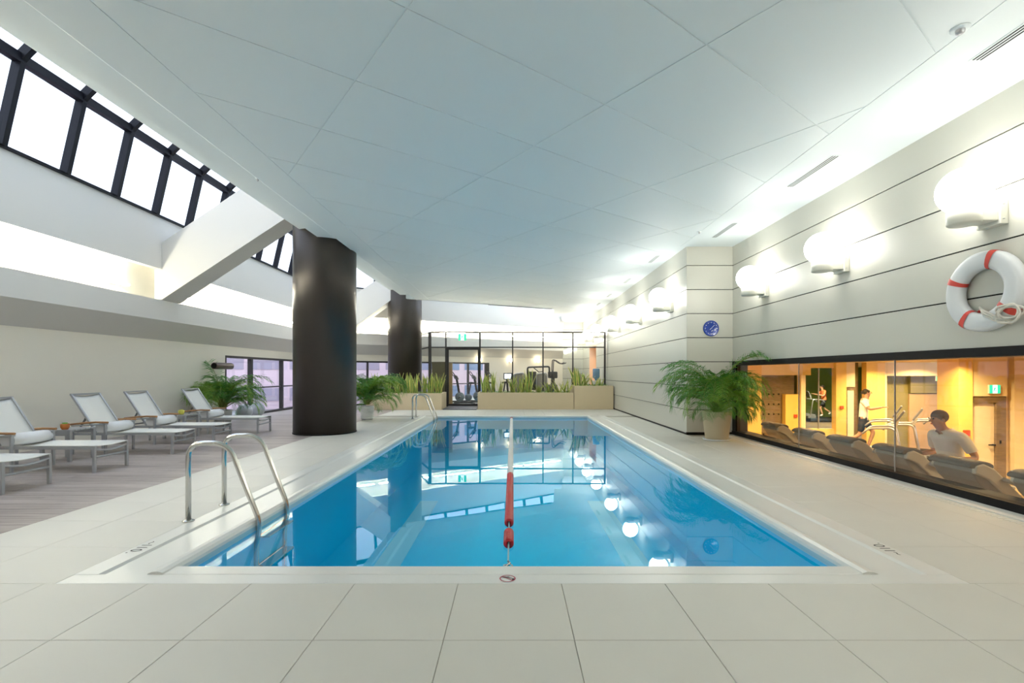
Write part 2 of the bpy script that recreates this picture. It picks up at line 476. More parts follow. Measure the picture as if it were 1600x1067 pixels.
# ---- right wall: grey-beige panels with black joints
JZ = [0.017 + 0.4795*k for k in range(8)] + [CZ]
rb = MB()
rb.box(XR+0.02, XR+0.25, -3, YP+0.2, 1.46, CZ)            # above the window
rb.box(XP+0.02, XR+0.25, YP+0.02, YP+0.2, -0.3, CZ)       # pier front
rb.box(XP+0.02, XP+0.25, YP+0.02, 20.2, -0.3, CZ)
rb.box(XP+0.02, XP+0.25, 20.2, 22.0, 2.40, CZ)
rb.box(XP+0.02, XP+0.25, 22.0, 24.2, -0.3, CZ)
wall_right = rb.build('wall_right', 'black'); tag(wall_right, 'right wall of long grey-beige panels with black joints', kind='structure')
g = 0.007
for k in range(8):
    z0, z1 = JZ[k]+g, JZ[k+1]-(g if k < 7 else 0)
    if k >= 3: MB().box(XR, XR+0.03, -3, YP, z0, z1).build('panel', 'panel', wall_right)
    MB().box(XP, XR, YP, YP+0.03, z0, z1).build('panel', 'panel', wall_right)
    if k < 5:
        MB().box(XP, XP+0.03, YP+0.03, 20.2, z0, z1).build('panel', 'panel', wall_right)
        MB().box(XP, XP+0.03, 22.0, 24.0, z0, z1).build('panel', 'panel', wall_right)
    else: MB().box(XP, XP+0.03, YP+0.03, 24.0, z0, z1).build('panel', 'panel', wall_right)
    MB().box(XE, XP, 24.0, 24.03, z0, z1).build('panel', 'panel', wall_far)
bbm = MB().box(XP-0.008, XR, YP-0.008, YP+0.02, 0.0, 0.05); bbm.box(XP-0.008, XP+0.02, YP, 20.2, 0.0, 0.035)
tag(bbm.build('baseboard_right', 'black'), 'thin black skirting at the foot of the panelled pier', kind='structure')
al = MB().box(XP+0.25, 4.9, 20.1, 20.2, -0.01, 2.5); al.box(XP+0.25, 4.9, 22.0, 22.1, -0.01, 2.5); al.box(4.8, 4.9, 20.2, 22.0, -0.01, 2.5); al.box(XP, XP+0.25, 20.2, 20.22, -0.01, 2.42); al.box(XP, XP+0.25, 21.98, 22.0, -0.01, 2.42); al.box(XP, 4.9, 20.2, 22.0, 2.38, 2.42); al.box(XP, 4.9, 20.1, 22.1, -0.1, -0.005)
tag(al.build('wall_alcove', 'peach'), 'peach-coloured alcove in the far right wall', kind='structure')

# ---- skylight windows over the left wall and the end wall
win = empty('window_1'); tag(win, 'sloping skylight glazing with black mullions above the left wall', kind='structure')
prof = [(0.46,4.42),(0.73,5.61),(3.40,8.28)]
def mull(p0, axis_in, parent):
    P = [Vector((p0[0], p0[1], 0)) + axis_in*d + Vector((0,0,z)) for d, z in prof]
    m = MB(); up = Vector((0,0,1)).cross(axis_in)
    m.bar(P[0], P[1], 0.075, 0.13); m.bar(P[1], P[2], 0.075, 0.13)
    m.build('mullion', 'skyframe', parent)
    return P
def rail(a, b, d, z, w, h, nrm, parent, nm='rail'):
    off = nrm*d + Vector((0,0,z)); MB().bar(Vector(a)+off, Vector(b)+off, w, h).build(nm, 'skyframe', parent)
prev = None
for k in range(-5, 13):
    y = 5.80 + 0.98*k
    if y > YC - 0.55: break
    P = mull((XW, y), Vector((1,0,0)), win)
    if prev:
        for i in (0, 1):
            MB().add([prev[i], P[i], P[i+1], prev[i+1]], [(0,1,2,3)]).build('pane', 'skyglass', win)
    prev = P
rail((XW,0.9,0), (XW,YC-0.4,0), 0.73, 5.61, 0.11, 0.13, Vector((1,0,0)), win)
rail((XW,0.9,0), (XW,YC-0.2,0), 0.45, 4.405, 0.07, 0.04, Vector((1,0,0)), win, 'sill')
win2 = empty('window_2'); tag(win2, 'sloping skylight glazing with black mullions above the end wall', kind='structure')
prev = None
e0 = Vector((XW, YC, 0))
for k in range(0, 12):
    b = e0 + EX*(0.55 + 0.98*k)
    if b.x > XE: break
    P = mull((b.x, b.y), EN, win2)
    if prev:
        for i in (0, 1):
            MB().add([prev[i], P[i], P[i+1], prev[i+1]], [(0,1,2,3)]).build('pane', 'skyglass', win2)
    prev = P
rail(e0+EX*0.4, e0+EX*11.7, 0.73, 5.61, 0.11, 0.13, EN, win2)
rail(e0+EX*0.2, e0+EX*11.9, 0.45, 4.405, 0.07, 0.04, EN, win2, 'sill')

shade_roof = MB().prism([(XW+0.30,4.39),(XW+0.43,4.39),(XW+0.70,5.6),(-4.2,8.25),(-4.2,8.4),(XW+0.6,5.75)], -3, 0.86, 'y')  # roof piece added out of view to darken the near left floor
tag(shade_roof.build('ceiling', 'offwhite'), 'unseen sloping white roof added to hold daylight off the near left floor', kind='structure')
# ---- low windows in left wall and end wall
w3 = empty('window_3'); tag(w3, 'low dark-framed window in the left wall beside the palm', kind='structure')
def framebar(x0, x1, y0, y1, z0, z1, parent, nm): MB().box(x0, x1, y0, y1, z0, z1).build(nm, 'darkframe', parent)
framebar(XW-0.12, XW+0.01, 12.86, YC, 0.0, 0.07, w3, 'sill'); framebar(XW-0.12, XW+0.01, 12.86, YC, 1.64, 1.70, w3, 'head')
for y0, w_ in ((12.86,0.05), (14.12,0.11), (16.03,0.09), (17.30,0.12)): framebar(XW-0.10, XW+0.008, y0, y0+w_, 0.07, 1.64, w3, 'mullion')
for a, b in ((12.91,14.12), (14.23,16.03), (16.12,17.30)):
    MB().box(XW-0.055, XW-0.045, a, b, 0.07, 0.78).build('pane', 'glass', w3); MB().box(XW-0.055, XW-0.045, a, b, 0.82, 1.64).build('pane', 'glass', w3)
    framebar(XW-0.09, XW-0.01, a, b, 0.78, 0.82, w3, 'transom')
w4 = empty('window_4'); tag(w4, 'low dark-framed window strip in the slanting end wall', kind='structure')
def endbar(x0, x1, z0, z1, nm, d0=-0.1, d1=0.01, m='darkframe'): endbox(MB(), x0, x1, z0, z1, d0, d1).build(nm, m, w4)
endbar(XW, WX1, 0.0, 0.06, 'sill'); endbar(XW, WX1, 1.64, 1.70, 'head')
cuts = [XW+0.05, -6.55, -5.62, -4.7, -3.8, -2.85, -1.95, WX1-0.16]
for i, x in enumerate(cuts): endbar(x, x+(0.05 if i < 7 else 0.16), 0.06, 1.64, 'mullion')
for i in range(7):
    endbar(cuts[i]+0.05, cuts[i+1], 0.76, 0.80, 'transom')
    endbar(cuts[i]+0.05, cuts[i+1], 0.06, 0.76, 'pane', -0.05, -0.04, 'glass'); endbar(cuts[i]+0.05, cuts[i+1], 0.80, 1.64, 'pane', -0.05, -0.04, 'glass')

# ---- outside: street and neighbouring pink facades
st = MB().box(-40, XW-0.21, -10, 45, -0.4, -0.31); st.prism([(XW-0.2, YC+0.6), (12, endy(12)+0.6), (12, 45), (XW-0.2, 45)], -0.4, -0.31, 'z')
tag(st.build('street', 'street'), 'grey paved ground outside the low windows', 'ground')
f1 = empty('building', (-12.6, 1, -0.3)); tag(f1, 'pale pink facade outside the left low window', 'building')
MB().box(-0.3, 0, 0, 16, 0, 5).build('wall', 'pink', f1)
for j in range(10):
    for z in (0.15, 1.55, 2.95): MB().box(-0.05, 0.02, 0.5+1.55*j, 1.4+1.55*j, z+0.25, z+0.85).build('window', 'lilacglass', f1)
f2 = empty('building', tuple((e0 - EN*4.2 - EX*3 + Vector((0,0,-0.3)))), math.atan2(EX.y, EX.x)); tag(f2, 'pale pink facade with blue windows outside the end wall', 'building')
MB().box(0, 16, 0, 0.3, 0, 4).build('wall', 'pink', f2)
for j in range(11):
    for z in (0.1, 1.45, 2.75): MB().box(0.4+1.42*j, 1.5+1.42*j, -0.02, 0.05, z+0.25, z+0.8).build('window', 'lilacglass' if j < 6 else 'blueglass', f2)

# ---- fitness-room window in the right wall
gw = empty('window_5'); tag(gw, 'long low black-framed window into the warm-lit fitness room', kind='structure')
def gb(x0, x1, y0, y1, z0, z1, nm, m='black'): MB().box(x0, x1, y0, y1, z0, z1).build(nm, m, gw)
gb(XR-0.015, XR+0.25, -3, YP, 1.375, 1.463, 'head'); gb(XR-0.02, XR+0.25, -3, YP, -0.01, 0.085, 'sill')
gb(XR-0.01, XR+0.02, 9.55, YP, 0.085, 1.375, 'jamb'); gb(XR+0.02, XR+0.25, 9.60, YP, 0.085, 1.375, 'jamb', 'brown')
gy = [9.55, 7.52, 5.63, 3.74, 1.85, -0.04, -3.0]
for i in range(6): gb(XR+0.03, XR+0.042, gy[i+1]+0.004, gy[i]-0.004, 0.085, 1.375, 'pane', 'glass')
for i in range(1, 6): gb(XR+0.028, XR+0.044, gy[i]-0.003, gy[i]+0.003, 0.085, 1.375, 'joint', 'alu')
tag(MB().box(4.20, XR-0.02, -3, YP-0.01, -0.1, 0.012).build('trim_4', 'coping', bevel=0.004), 'pale kerb strip at the foot of the fitness-room window', kind='structure')
dg = MB()
for k in range(150): dg.box(4.10, 4.185, 2.2+0.05*k, 2.222+0.05*k, -0.004, 0.0035)
tag(dg.build('drain_grate', 'coping'), 'white slotted drain grate along the fitness-room window', 'drain', kind='stuff')

# ================================================================== SWIMMING POOL
pool = empty('swimming_pool', (0, 3.0, 0)); tag(pool, 'long blue swimming pool with white coping', 'pool')
def pb(mb, nm, m, bevel=0.0, label=None):
    mb.v = [(x, y-3.0, z) for x, y, z in mb.v]
    o = mb.build(nm, m, pool, bevel)
    if label: o['label'] = label
    return o
X0, Y0, Y1, ZF = 2.12, 3.075, 13.8, -0.9
bs = MB()
bs.box(-X0-0.1, X0+0.1, Y0-0.1, Y1+0.1, ZF-0.1, ZF)
bs.box(-X0-0.1, -X0-0.01, Y0-0.1, Y1+0.1, ZF, -0.035); bs.box(X0+0.01, X0+0.1, Y0-0.1, Y1+0.1, ZF, -0.035)
bs.box(-X0-0.01, X0+0.01, Y0-0.1, Y0-0.01, ZF, -0.035); bs.box(-X0-0.01, X0+0.01, Y1+0.01, Y1+0.1, ZF, -0.035)
pb(bs, 'basin', 'poolpaint')
for bxx in ((-X0-0.012,-X0+0.001,Y0,Y1),(X0-0.001,X0+0.012,Y0,Y1),(-X0,X0,Y1-0.001,Y1+0.012),(-X0,X0,Y0-0.012,Y0+0.001)):
    pb(MB().box(bxx[0],bxx[1],bxx[2],bxx[3],-0.075,-0.034), 'waterline_band', 'pooltile')
for s in (-1, 1):
    prof_c = [(2.66,0.0),(2.52,0.0),(2.50,-0.013),(2.24,-0.016),(2.22,0.002),(2.195,0.013),(2.16,0.016),(2.13,0.008),(2.118,-0.012),(2.118,-0.035),(2.14,-0.06),(2.66,-0.06)]
    pb(MB().prism([(s*x, z) for x, z in prof_c], 2.957, 14.05, 'y'), 'side_coping', 'coping')
    pb(MB().box(s*1.385-0.145, s*1.385+0.145, 3.2, 8.08, ZF, ZF+0.004), 'lane_line', 'poolline')
nc = MB().box(-2.66, 2.66, 2.826, 2.957, -0.035, 0.0); nc.box(-2.2, 2.2, 2.957, 3.08, -0.035, 0.001)
pb(nc, 'near_coping', 'coping', 0.004)
pb(MB().box(-2.2, 2.2, 13.79, 14.05, -0.035, 0.014), 'far_coping', 'coping', 0.012)
# depth markings and the no-diving mark, flat print on the coping
def text_mesh(txt, size):
    cu = bpy.data.curves.new('print', 'FONT'); cu.body = txt; cu.size = size; cu.align_x = 'CENTER'
    ob = bpy.data.objects.new('print', cu); col.objects.link(ob)
    bpy.context.view_layer.update()
    me = bpy.data.meshes.new_from_object(ob.evaluated_get(bpy.context.evaluated_depsgraph_get()))
    bpy.data.objects.remove(ob); return me
for s in (-1, 1):
    for ch, off in (('~',-0.105),('1',-0.052),('1',-0.008),('0',0.045),('.',0.092)):
        tm = text_mesh(ch, 0.105); tm.materials.clear(); tm.materials.append(MATS['ink'])
        o = link('painted_figure', tm, pool)
        o.location = (s*2.632, 3.40-3.0+off*s, 0.0012)
        o.rotation_euler = (0, 0, -math.pi/2 if s < 0 else math.pi/2)
        o['label'] = 'black depth figure painted on the coping'
nd = MB()
N = 40
for k in range(N):
    a, b = 2*math.pi*k/N, 2*math.pi*(k+1)/N
    nd.add([(r*math.cos(t)-0.03, 2.892+r*math.sin(t), 0.0022) for r, t in ((0.041,a),(0.048,a),(0.048,b),(0.041,b))], [(0,1,2,3)], 0)
nd.bar((-0.063,2.923,0.002), (0.003,2.862,0.002), 0.005, 0.0008, 0)
nd.bar((-0.055,2.905,0.002), (-0.02,2.915,0.002), 0.004, 0.0006, 1); nd.bar((-0.05,2.915,0.002), (-0.005,2.895,0.002), 0.006, 0.0006, 1)
nd.box(-0.004, 0.010, 2.872, 2.892, 0.0015, 0.0022, 1)
pb(nd, 'no_diving_mark', ['signred', 'ink'], label='round red no-diving mark')
wt = MB(); nx, ny = 6, 12
wt.add([(-X0-0.009,Y0-0.009,-0.052),(X0+0.009,Y0-0.009,-0.052),(X0+0.009,Y1+0.009,-0.052),(-X0-0.009,Y1+0.009,-0.052)], [(0,1,2,3)])
tag(wt.build('pool_water', 'water'), 'still clear blue water filling the pool', 'water', kind='stuff')

# ================================================================== COLUMNS AND BEAMS
for (x, y, z1, lb) in ((-3.9, 10.12, 7.0, 'thick dark bronze round column nearest the viewer'), (-4.03, 18.2, 7.0, 'thick dark bronze round column farther back by the planter')):
    c = empty('column', (x, y, 0)); tag(c, lb, 'column')
    MB().lathe([(0,0),(0.62,0),(0.62,z1),(0,z1)], n=64).build('shaft', 'column', c)
    MB().lathe([(0.0,0.0),(0.628,0.0),(0.628,0.02),(0.0,0.02)], n=64).build('base_ring', 'black', c)
b1 = MB().prism([(-7.32,2.73),(-7.17,2.73),(-4.1,4.75),(-4.1,5.98),(-7.32,3.79)], 9.94, 10.5, 'y')
tag(b1.build('roof_beam', 'offwhite'), 'big sloping white roof beam running down to the left wall', 'beam')
b2 = MB().prism([(-6.3,2.73),(-6.05,2.73),(-4.1,4.15),(-4.1,5.2),(-6.3,3.75)], 17.75, 18.25, 'y')
tag(b2.build('roof_beam', 'offwhite'), 'sloping white roof beam seen between the two columns', 'beam')
# ================================================================== LAMPS
def wall_globe(loc, label, rz=0.0):
    r = empty('globe_lamp', loc, rz); tag(r, label, 'wall lamp', 'white globe lamps along the right wall')
    MB().ball((-0.29,0,0), 0.205, 32).build('globe', 'globe', r)
    d = MB().lathe([(0,-0.31),(0.115,-0.31),(0.125,-0.30),(0.125,-0.185),(0.10,-0.175),(0.10,-0.15),(0,-0.15)], (-0.29,0,0), 28)
    dr = d.build('socket_drum', 'lampwhite', r)
    MB().box(-0.29,-0.07,-0.095,0.095,-0.295,-0.195).build('arm', 'lampwhite', r, 0.006)
    pl = MB().box(-0.07,0.0,-0.115,0.115,-0.33,-0.12).build('wall_plate', 'lampwhite', r, 0.004)
    for z in (-0.29,-0.16): MB().lathe([(0,0),(0.008,0),(0.008,0.004),(0,0.004)], (-0.045,-0.119,z), 8).build('screw', 'alu', pl)
    return r
NW = ['nearest the life ring', 'between the life ring lamp and the clock', 'beside the clock pier corner']
wall_globe((XR, 4.42, 2.88), 'largest white globe wall lamp, above the life ring')
wall_globe((XR, 6.45, 2.88), 'middle one of the three white globe lamps above the fitness-room window')
wall_globe((XR, 8.44, 2.88), 'white globe lamp beside the inner corner of the clock pier')
wall_globe((XR, 2.40, 2.88), 'white globe lamp on the right wall beyond the right picture edge')
wall_globe((XR, 0.40, 2.88), 'white globe lamp on the right wall level with the viewer')
wall_globe((XR, -1.60, 2.88), 'unseen white globe lamp added behind the viewer to brighten the near floor')  # extra lamp added out of view to brighten the near floor
od = ['first', 'second', 'third', 'fourth', 'fifth', 'sixth']
for i, y in enumerate((10.6, 13.15, 15.7, 18.5, 20.9, 23.2)):
    wall_globe((XP, y, 2.88), '%s white globe lamp behind the clock pier%s' % (od[i], '' if i < 3 else ', seen past the glass partition'))
for i, x in enumerate((-1.5, -0.15, 1.15)):
    p = Vector((x, endy(x), 1.83)); r = empty('wall_lamp', p, math.atan2(EN.y, EN.x))
    tag(r, '%s small round wall lamp on the end wall behind the glass' % ('left', 'middle', 'right')[i], 'wall lamp', 'small round lamps on the end wall')
    MB().ball((0.13,0,0), 0.085, 18).build('globe', 'smallglobe', r); MB().box(0.0,0.09,-0.03,0.03,-0.10,-0.05).build('bracket', 'lampwhite', r)
def cove_tube(a, b, label):
    a, b = Vector(a), Vector(b); r = empty('tube_lamp', a); tag(r, label, 'tube lamp', 'fluorescent tubes in the light cove')
    d = b - a
    MB().tube([Vector((0,0,0)), d], 0.019, 10).build('tube', 'tube', r)
    nn = Vector((-d.y, d.x, 0)).normalized()
    if nn.dot(Vector((-1, 1, 0))) < 0: nn = -nn
    o = nn*0.055
    MB().bar(o, o + d, 0.05, 0.05).build('batten', 'covewhite', r)
    for e in (Vector((0,0,0)), d): MB().bar(e - o*0.3, e + o, 0.03, 0.04).build('lamp_holder', 'covewhite', r)
names = ['nearest', 'second', 'third', 'fourth', 'fifth']
n5 = [(-2.8+2.47*k, -2.8+2.47*k+2.33) for k in range(5)]
for k, (a, b) in enumerate(n5): cove_tube((-7.42,a,2.93), (-7.42,b,2.93), '%s white tube lamp in the left wall cove before the beam' % names[k])
for k in range(3): cove_tube((-7.42,10.75+2.12*k,2.93), (-7.42,12.75+2.12*k,2.93), '%s white tube lamp in the left wall cove beyond the beam' % names[k])
for k in range(5):
    a = e0 + EX*(0.5+2.28*k) + EN*0.18; b = a + EX*2.1
    cove_tube((a.x,a.y,2.93), (b.x,b.y,2.93), '%s white tube lamp in the end wall cove counted from the left' % ['first','second','third','fourth','fifth'][k])

# ================================================================== CEILING FITTINGS
def vent(x, y0, y1, label):
    r = empty('ceiling_vent', (x, y0, CZ-0.006)); tag(r, label, 'vent', 'slot vents along the right side of the ceiling')
    L = y1-y0
    MB().box(-0.055,0.055,0,L,-0.004,0.0).build('frame', 'ceilwhite', r)
    for k in range(3): MB().box(-0.037+0.030*k,-0.024+0.030*k,0.02,L-0.02,-0.0055,-0.003).build('slot', 'black', r)
vent(3.74, 2.95, 3.94, 'slot vent cut by the upper right picture corner')
vent(3.75, 5.63, 6.60, 'long slot vent in the ceiling above the middle globe lamp')
vent(3.74, 8.15, 9.05, 'slot vent in the ceiling just before the clock pier')
for i, y in enumerate((10.4, 12.9, 15.4, 17.4)): vent(3.12, y, y+0.7, '%s slot vent in the ceiling behind the clock pier' % od[i])
def detector(x, y, r_, label):
    r = empty('smoke_detector', (x, y, CZ-0.006)); tag(r, label, 'detector')
    MB().lathe([(0,0),(r_,0),(r_,-0.008),(r_*0.8,-0.014),(0,-0.014)], n=28).build('plate', 'ceilwhite', r)
    MB().lathe([(0.5*r_,-0.014),(0.45*r_,-0.035),(0.2*r_,-0.045),(0,-0.045)], n=20).build('dome', 'alu', r)
detector(3.28, 3.565, 0.06, 'round ceiling detector beside the upper right slot vent')
detector(3.32, 8.65, 0.035, 'small round ceiling detector near the clock pier')
detector(-3.46, 6.6, 0.03, 'small sprinkler head on the stepped ceiling edge')
bpy.data.objects['smoke_detector.002'].location.z = 3.872

# ================================================================== SUN LOUNGERS
def bent(a, b, sag, k=6):
    a, b = Vector(a), Vector(b); return [a.lerp(b, t/k) - Vector((0,0,sag*4*(t/k)*(1-t/k))) for t in range(k+1)]
def make_lounger():
    r = empty('sun_lounger'); W = 0.54
    for y in (0.0, W):
        s = 0.02 if y == 0 else -0.02
        MB().bar((-0.015,y+s,0), (-0.015,y+s,0.325), 0.032, 0.032).build('leg', 'alu', r, 0.003)
        MB().bar((-1.01,y,0), (-1.01,y,0.465), 0.026, 0.036).build('leg', 'alu', r, 0.003)
        MB().bar((-1.50,y,0), (-1.50,y,0.44), 0.026, 0.032).build('leg', 'alu', r, 0.003)
        MB().bar((0.0,y+s,0.305), (-1.50,y+s,0.307), 0.028, 0.036).build('side_rail', 'alu', r, 0.003)
        ar = MB().bar((-0.985,y,0.458), (-1.50,y,0.43), 0.05, 0.018).build('arm_frame', 'alu', r)
        MB().tube([(-0.97,y,0.483),(-1.15,y,0.486),(-1.35,y,0.472),(-1.53,y,0.452)], 0.015, 8).build('wood_top', 'teak', ar)
        MB().bar((-1.16,y+s*1.2,0.325), (-1.545,y+s*1.2,0.90), 0.024, 0.028).build('back_rail', 'alu', r)
        MB().bar((-1.33,y+s*1.8,0.55), (-1.46,y+s*1.8,0.33), 0.02, 0.02).build('prop', 'midgrey', r)
    MB().bar((-1.545,0.01,0.90), (-1.545,W-0.01,0.90), 0.024, 0.028).build('top_bar', 'alu', r)
    MB().bar((-1.46,0.03,0.34), (-1.46,W-0.03,0.34), 0.02, 0.02).build('prop_bar', 'midgrey', r)
    for z, sg in ((0.29,0.035),(0.19,0.0)):
        MB().tube(bent((-0.012,0.02,z), (-0.012,W-0.02,z), sg), 0.014, 8).build('foot_bar', 'alu', r)
    n = 10; m = MB()
    def strip(f, thick):
        top = []; nY = 6
        for i in range(n+1):
            for j in range(nY+1):
                p = f(i/n, j/nY); top.append(p)
        bot = [(p[0], p[1], p[2]-thick) for p in top]
        fs = []; N = (n+1)*(nY+1); w = nY+1
        for i in range(n):
            for j in range(nY):
                a = i*w+j; fs.append((a,a+1,a+w+1,a+w)); fs.append((N+a,N+a+w,N+a+w+1,N+a+1))
        for i in range(n):
            for j in (0, nY):
                a = i*w+j; fs.append((a,a+w,N+a+w,N+a))
        for j in range(nY):
            for i in (0, n):
                a = i*w+j; fs.append((a,a+1,N+a+1,N+a))
        return MB().add(top+bot, fs, 0, True)
    strip(lambda s, t: (-0.005-1.16*s, 0.012+(W-0.024)*t, 0.334-0.03*math.sin(math.pi*t)*min(1, s*6+0.5)), 0.006).build('seat_sling', 'sling', r)
    strip(lambda s, t: (-1.165-0.372*s-0.02*math.sin(math.pi*t), 0.03+(W-0.06)*t, 0.335+0.555*s-0.016*math.sin(math.pi*t)), 0.006).build('back_sling', 'sling', r)
    return r
def make_towel():
    m = MB(); W = 0.50
    prof_t = []
    for k in range(26):
        t = k/25*2*math.pi*2.2; rr = 0.03 + 0.052*(k/25)
        prof_t.append((rr*math.cos(t), rr*math.sin(t)))
    n = 14; out = [(0.085*math.cos(2*math.pi*k/n)*1.15, 0.078*math.sin(2*math.pi*k/n)) for k in range(n)]
    m.prism(out, 0.0, W, 'y', 0, True)
    return m.mesh('towel', 'towel')
proto = make_lounger()
lab = ['white sling sun lounger cut off by the left picture edge', 'white sling sun lounger with the amber candle table behind it', 'white sling sun lounger just behind the amber candle table',
       'fourth white sling sun lounger, before the candle table with the yellow candle', 'farthest white sling sun lounger, in front of the palm and silver balls']
tl = ['rolled white towel on the lounger at the left picture edge', 'rolled white towel on the lounger before the amber candle', 'rolled white towel on the lounger behind the amber candle',
      'rolled white towel on the fourth lounger', 'rolled white towel on the farthest lounger by the palm']
tmesh = make_towel()
LY = (4.87, 5.95, 7.32, 8.33, 9.78)
for i, y in enumerate(LY):
    o = proto if i == 0 else copy_tree(proto)
    o.location = (-5.12, y, 0); tag(o, lab[i], 'sun lounger', 'sun loungers along the left wall')
    t = link('rolled_towel', tmesh, loc=(-5.12-1.085, y+0.02, 0.395)); t.rotation_euler = (0, 0, 0)
    tag(t, tl[i], 'towel', 'rolled towels on the loungers')
def side_table(x, y, label):
    r = empty('side_table', (x, y, 0)); tag(r, label, 'side table', 'small metal side tables between loungers')
    S = 0.42
    for a in (0.02, S-0.02):
        for b in (0.02, S-0.02): MB().bar((a,b,0), (a,b,0.42), 0.04, 0.04).build('leg', 'alu', r, 0.003)
    for k in range(5): MB().box(0.0, S, 0.004+0.084*k, 0.078+0.084*k, 0.42, 0.44).build('slat', 'alu', r)
    MB().box(0.03, S-0.03, 0.0, 0.03, 0.36, 0.42).build('apron', 'alu', r); MB().box(0.03, S-0.03, S-0.03, S, 0.36, 0.42).build('apron', 'alu', r)
    MB().box(0.03, S-0.03, 0.01, 0.025, 0.20, 0.225).build('stretcher', 'alu', r)
side_table(-6.52, 6.70, 'grey metal side table carrying the amber candle glass')
side_table(-6.55, 9.10, 'grey metal side table between the two farthest loungers')
for x, y, m_, lb in ((-6.24, 6.78, 'amber', 'amber glass candle holder on the nearer side table'), (-6.30, 9.25, 'wax', 'yellow-green candle holder on the farther side table')):
    r = empty('candle_holder', (x, y, 0.44)); tag(r, lb, 'candle holder')
    MB().lathe([(0,0),(0.035,0),(0.05,0.03),(0.052,0.075),(0.046,0.08),(0.044,0.03),(0,0.02)], n=20).build('glass_cup', m_, r)
    MB().lathe([(0,0.02),(0.03,0.02),(0.03,0.095),(0,0.095)], n=14).build('candle', 'cover' if m_ == 'amber' else 'wax', r)

# ================================================================== POOL LADDERS, LANE ROPE
def ladder(y0, y1, label):
    r = empty('pool_ladder', (-2.68, y0, 0)); tag(r, label, 'pool ladder', 'steel pool ladders on the left pool edge')
    for y in (0, y1-y0):
        p = fillet([(0,y,0),(0,y,0.645),(0.33,y,0.645),(0.595,y,-0.02),(0.56,y,-0.20),(0.56,y,-0.72)], 0.13, 8)
        p = [q for i, q in enumerate(p) if i == 0 or (q - p[i-1]).length > 1e-4]
        rl = MB().tube(p, 0.021, 14).build('rail', 'steel', r)
        MB().lathe([(0,0),(0.045,0),(0.045,0.006),(0.03,0.014),(0,0.014)], (0,y,0.0), 20).build('foot_flange', 'steel', rl)
    for z in (-0.14, -0.38, -0.62):
        MB().tube(bent((0.56,0,z), (0.56,y1-y0,z), 0), 0.014, 10).build('rung', 'steel', r)
        MB().box(0.56, 0.66, 0.03, y1-y0-0.03, z-0.006, z+0.006).build('tread', 'steel', r)
ladder(4.02, 4.52, 'nearer stainless steel pool ladder at the lower left')
ladder(13.02, 13.50, 'distant stainless steel pool ladder at the far left pool corner')
lr = empty('lane_rope', (-0.03, 3.085, -0.052)); tag(lr, 'lane rope of red and white floats down the pool middle', 'lane rope')
MB().tube([(0,0.06,0.005), (0,10.69,0.005)], 0.006, 8).build('cable', 'cable', lr)
MB().tube([(0,0.0,0.02),(0.012,0.04,0.012),(-0.012,0.09,0.012),(0.012,0.14,0.012),(0,0.19,0.006)], 0.008, 8).build('hook', 'steel', lr)
MB().tube([(0.03*math.cos(a),0.10+0.02*math.sin(a),0.014) for a in [k*math.pi/6 for k in range(13)]], 0.004, 6).build('shackle', 'steel', lr)
def fl(c):
    n = 16; p = [(0.016,-0.5),(0.036,-0.46),(0.0395,-0.2),(0.0395,0.2),(0.036,0.46),(0.016,0.5)]
    def mk(L, m):
        mb = MB(); mb.lathe([(r_, z*L) for r_, z in p], (0,0,0), n)
        mb.v = [(x, z, y) for x, y, z in mb.v]
        return mb.mesh('float_disc', m)
    return mk
fr = fl(0)(0.031, 'floatred'); fw = fl(0)(0.048, 'floatwhite')
y = 0.53
def put(me, y): link('float_disc', me, lr, loc=(0, y, 0.012))
while y < 0.78: put(fr, y); y += 0.033
y = 1.03
while y < 2.96: put(fr, y); y += 0.033
while y < 10.35: put(fw, y); y += 0.051
while y < 10.60: put(fr, y); y += 0.033

# ================================================================== LIFE RING, CLOCK
r = empty('life_ring', (XR, 4.47, 1.975)); tag(r, 'white life ring with red bands hung on the right wall', 'life ring')
def torus_part(a0, a1, R, ra, rb, n, m):
    mb = MB(); vs = []; k = 16
    closed = abs(a1-a0-2*math.pi) < 1e-6
    for i in range(n + (0 if closed else 1)):
        a = a0 + (a1-a0)*i/n
        for j in range(k):
            t = 2*math.pi*j/k
            ct, st = math.cos(t), math.sin(t)
            e = 0.75
            q = math.copysign(abs(ct)**e, ct)*ra; w = math.copysign(abs(st)**e, st)*rb
            vs.append((-rb - w, (R+q)*math.cos(a), (R+q)*math.sin(a)))
    fs = []
    M = n + (0 if closed else 1)
    for i in range(n):
        for j in range(k): fs.append((i*k+j, i*k+(j+1)%k, ((i+1)%M)*k+(j+1)%k, ((i+1)%M)*k+j))
    mb.add(vs, fs, 0, True); return mb
torus_part(0, 2*math.pi, 0.285, 0.085, 0.055, 64, 0).build('ring', 'ringwhite', r)
for dg in (72, 155, 238, 322):      # measured from the side nearer the viewer, upward
    a = math.radians(180-dg)
    torus_part(a-0.085, a+0.085, 0.285, 0.0875, 0.0575, 6, 0).build('red_band', 'ringred', r)
rp = []
for k in range(90):
    t = k/90*2*math.pi*4.5
    rp.append((-0.135-0.012*math.sin(t*2.3), -0.30+0.10*math.cos(t)+0.02*math.sin(t*0.7), -0.235+0.065*math.sin(t)-0.02*math.cos(t*0.53)))
MB().tube(rp, 0.009, 6).build('rope_coil', 'rope', r)
for o_ in (0.0, 0.02, 0.04):
    MB().tube([(-0.06,0.02+o_*0.5,-0.165+o_*0.6),(-0.12,-0.06,-0.185-o_),(-0.135,-0.18,-0.25-o_),(-0.13,-0.32,-0.28-o_*1.2)], 0.009, 6).build('rope_strand', 'rope', r)
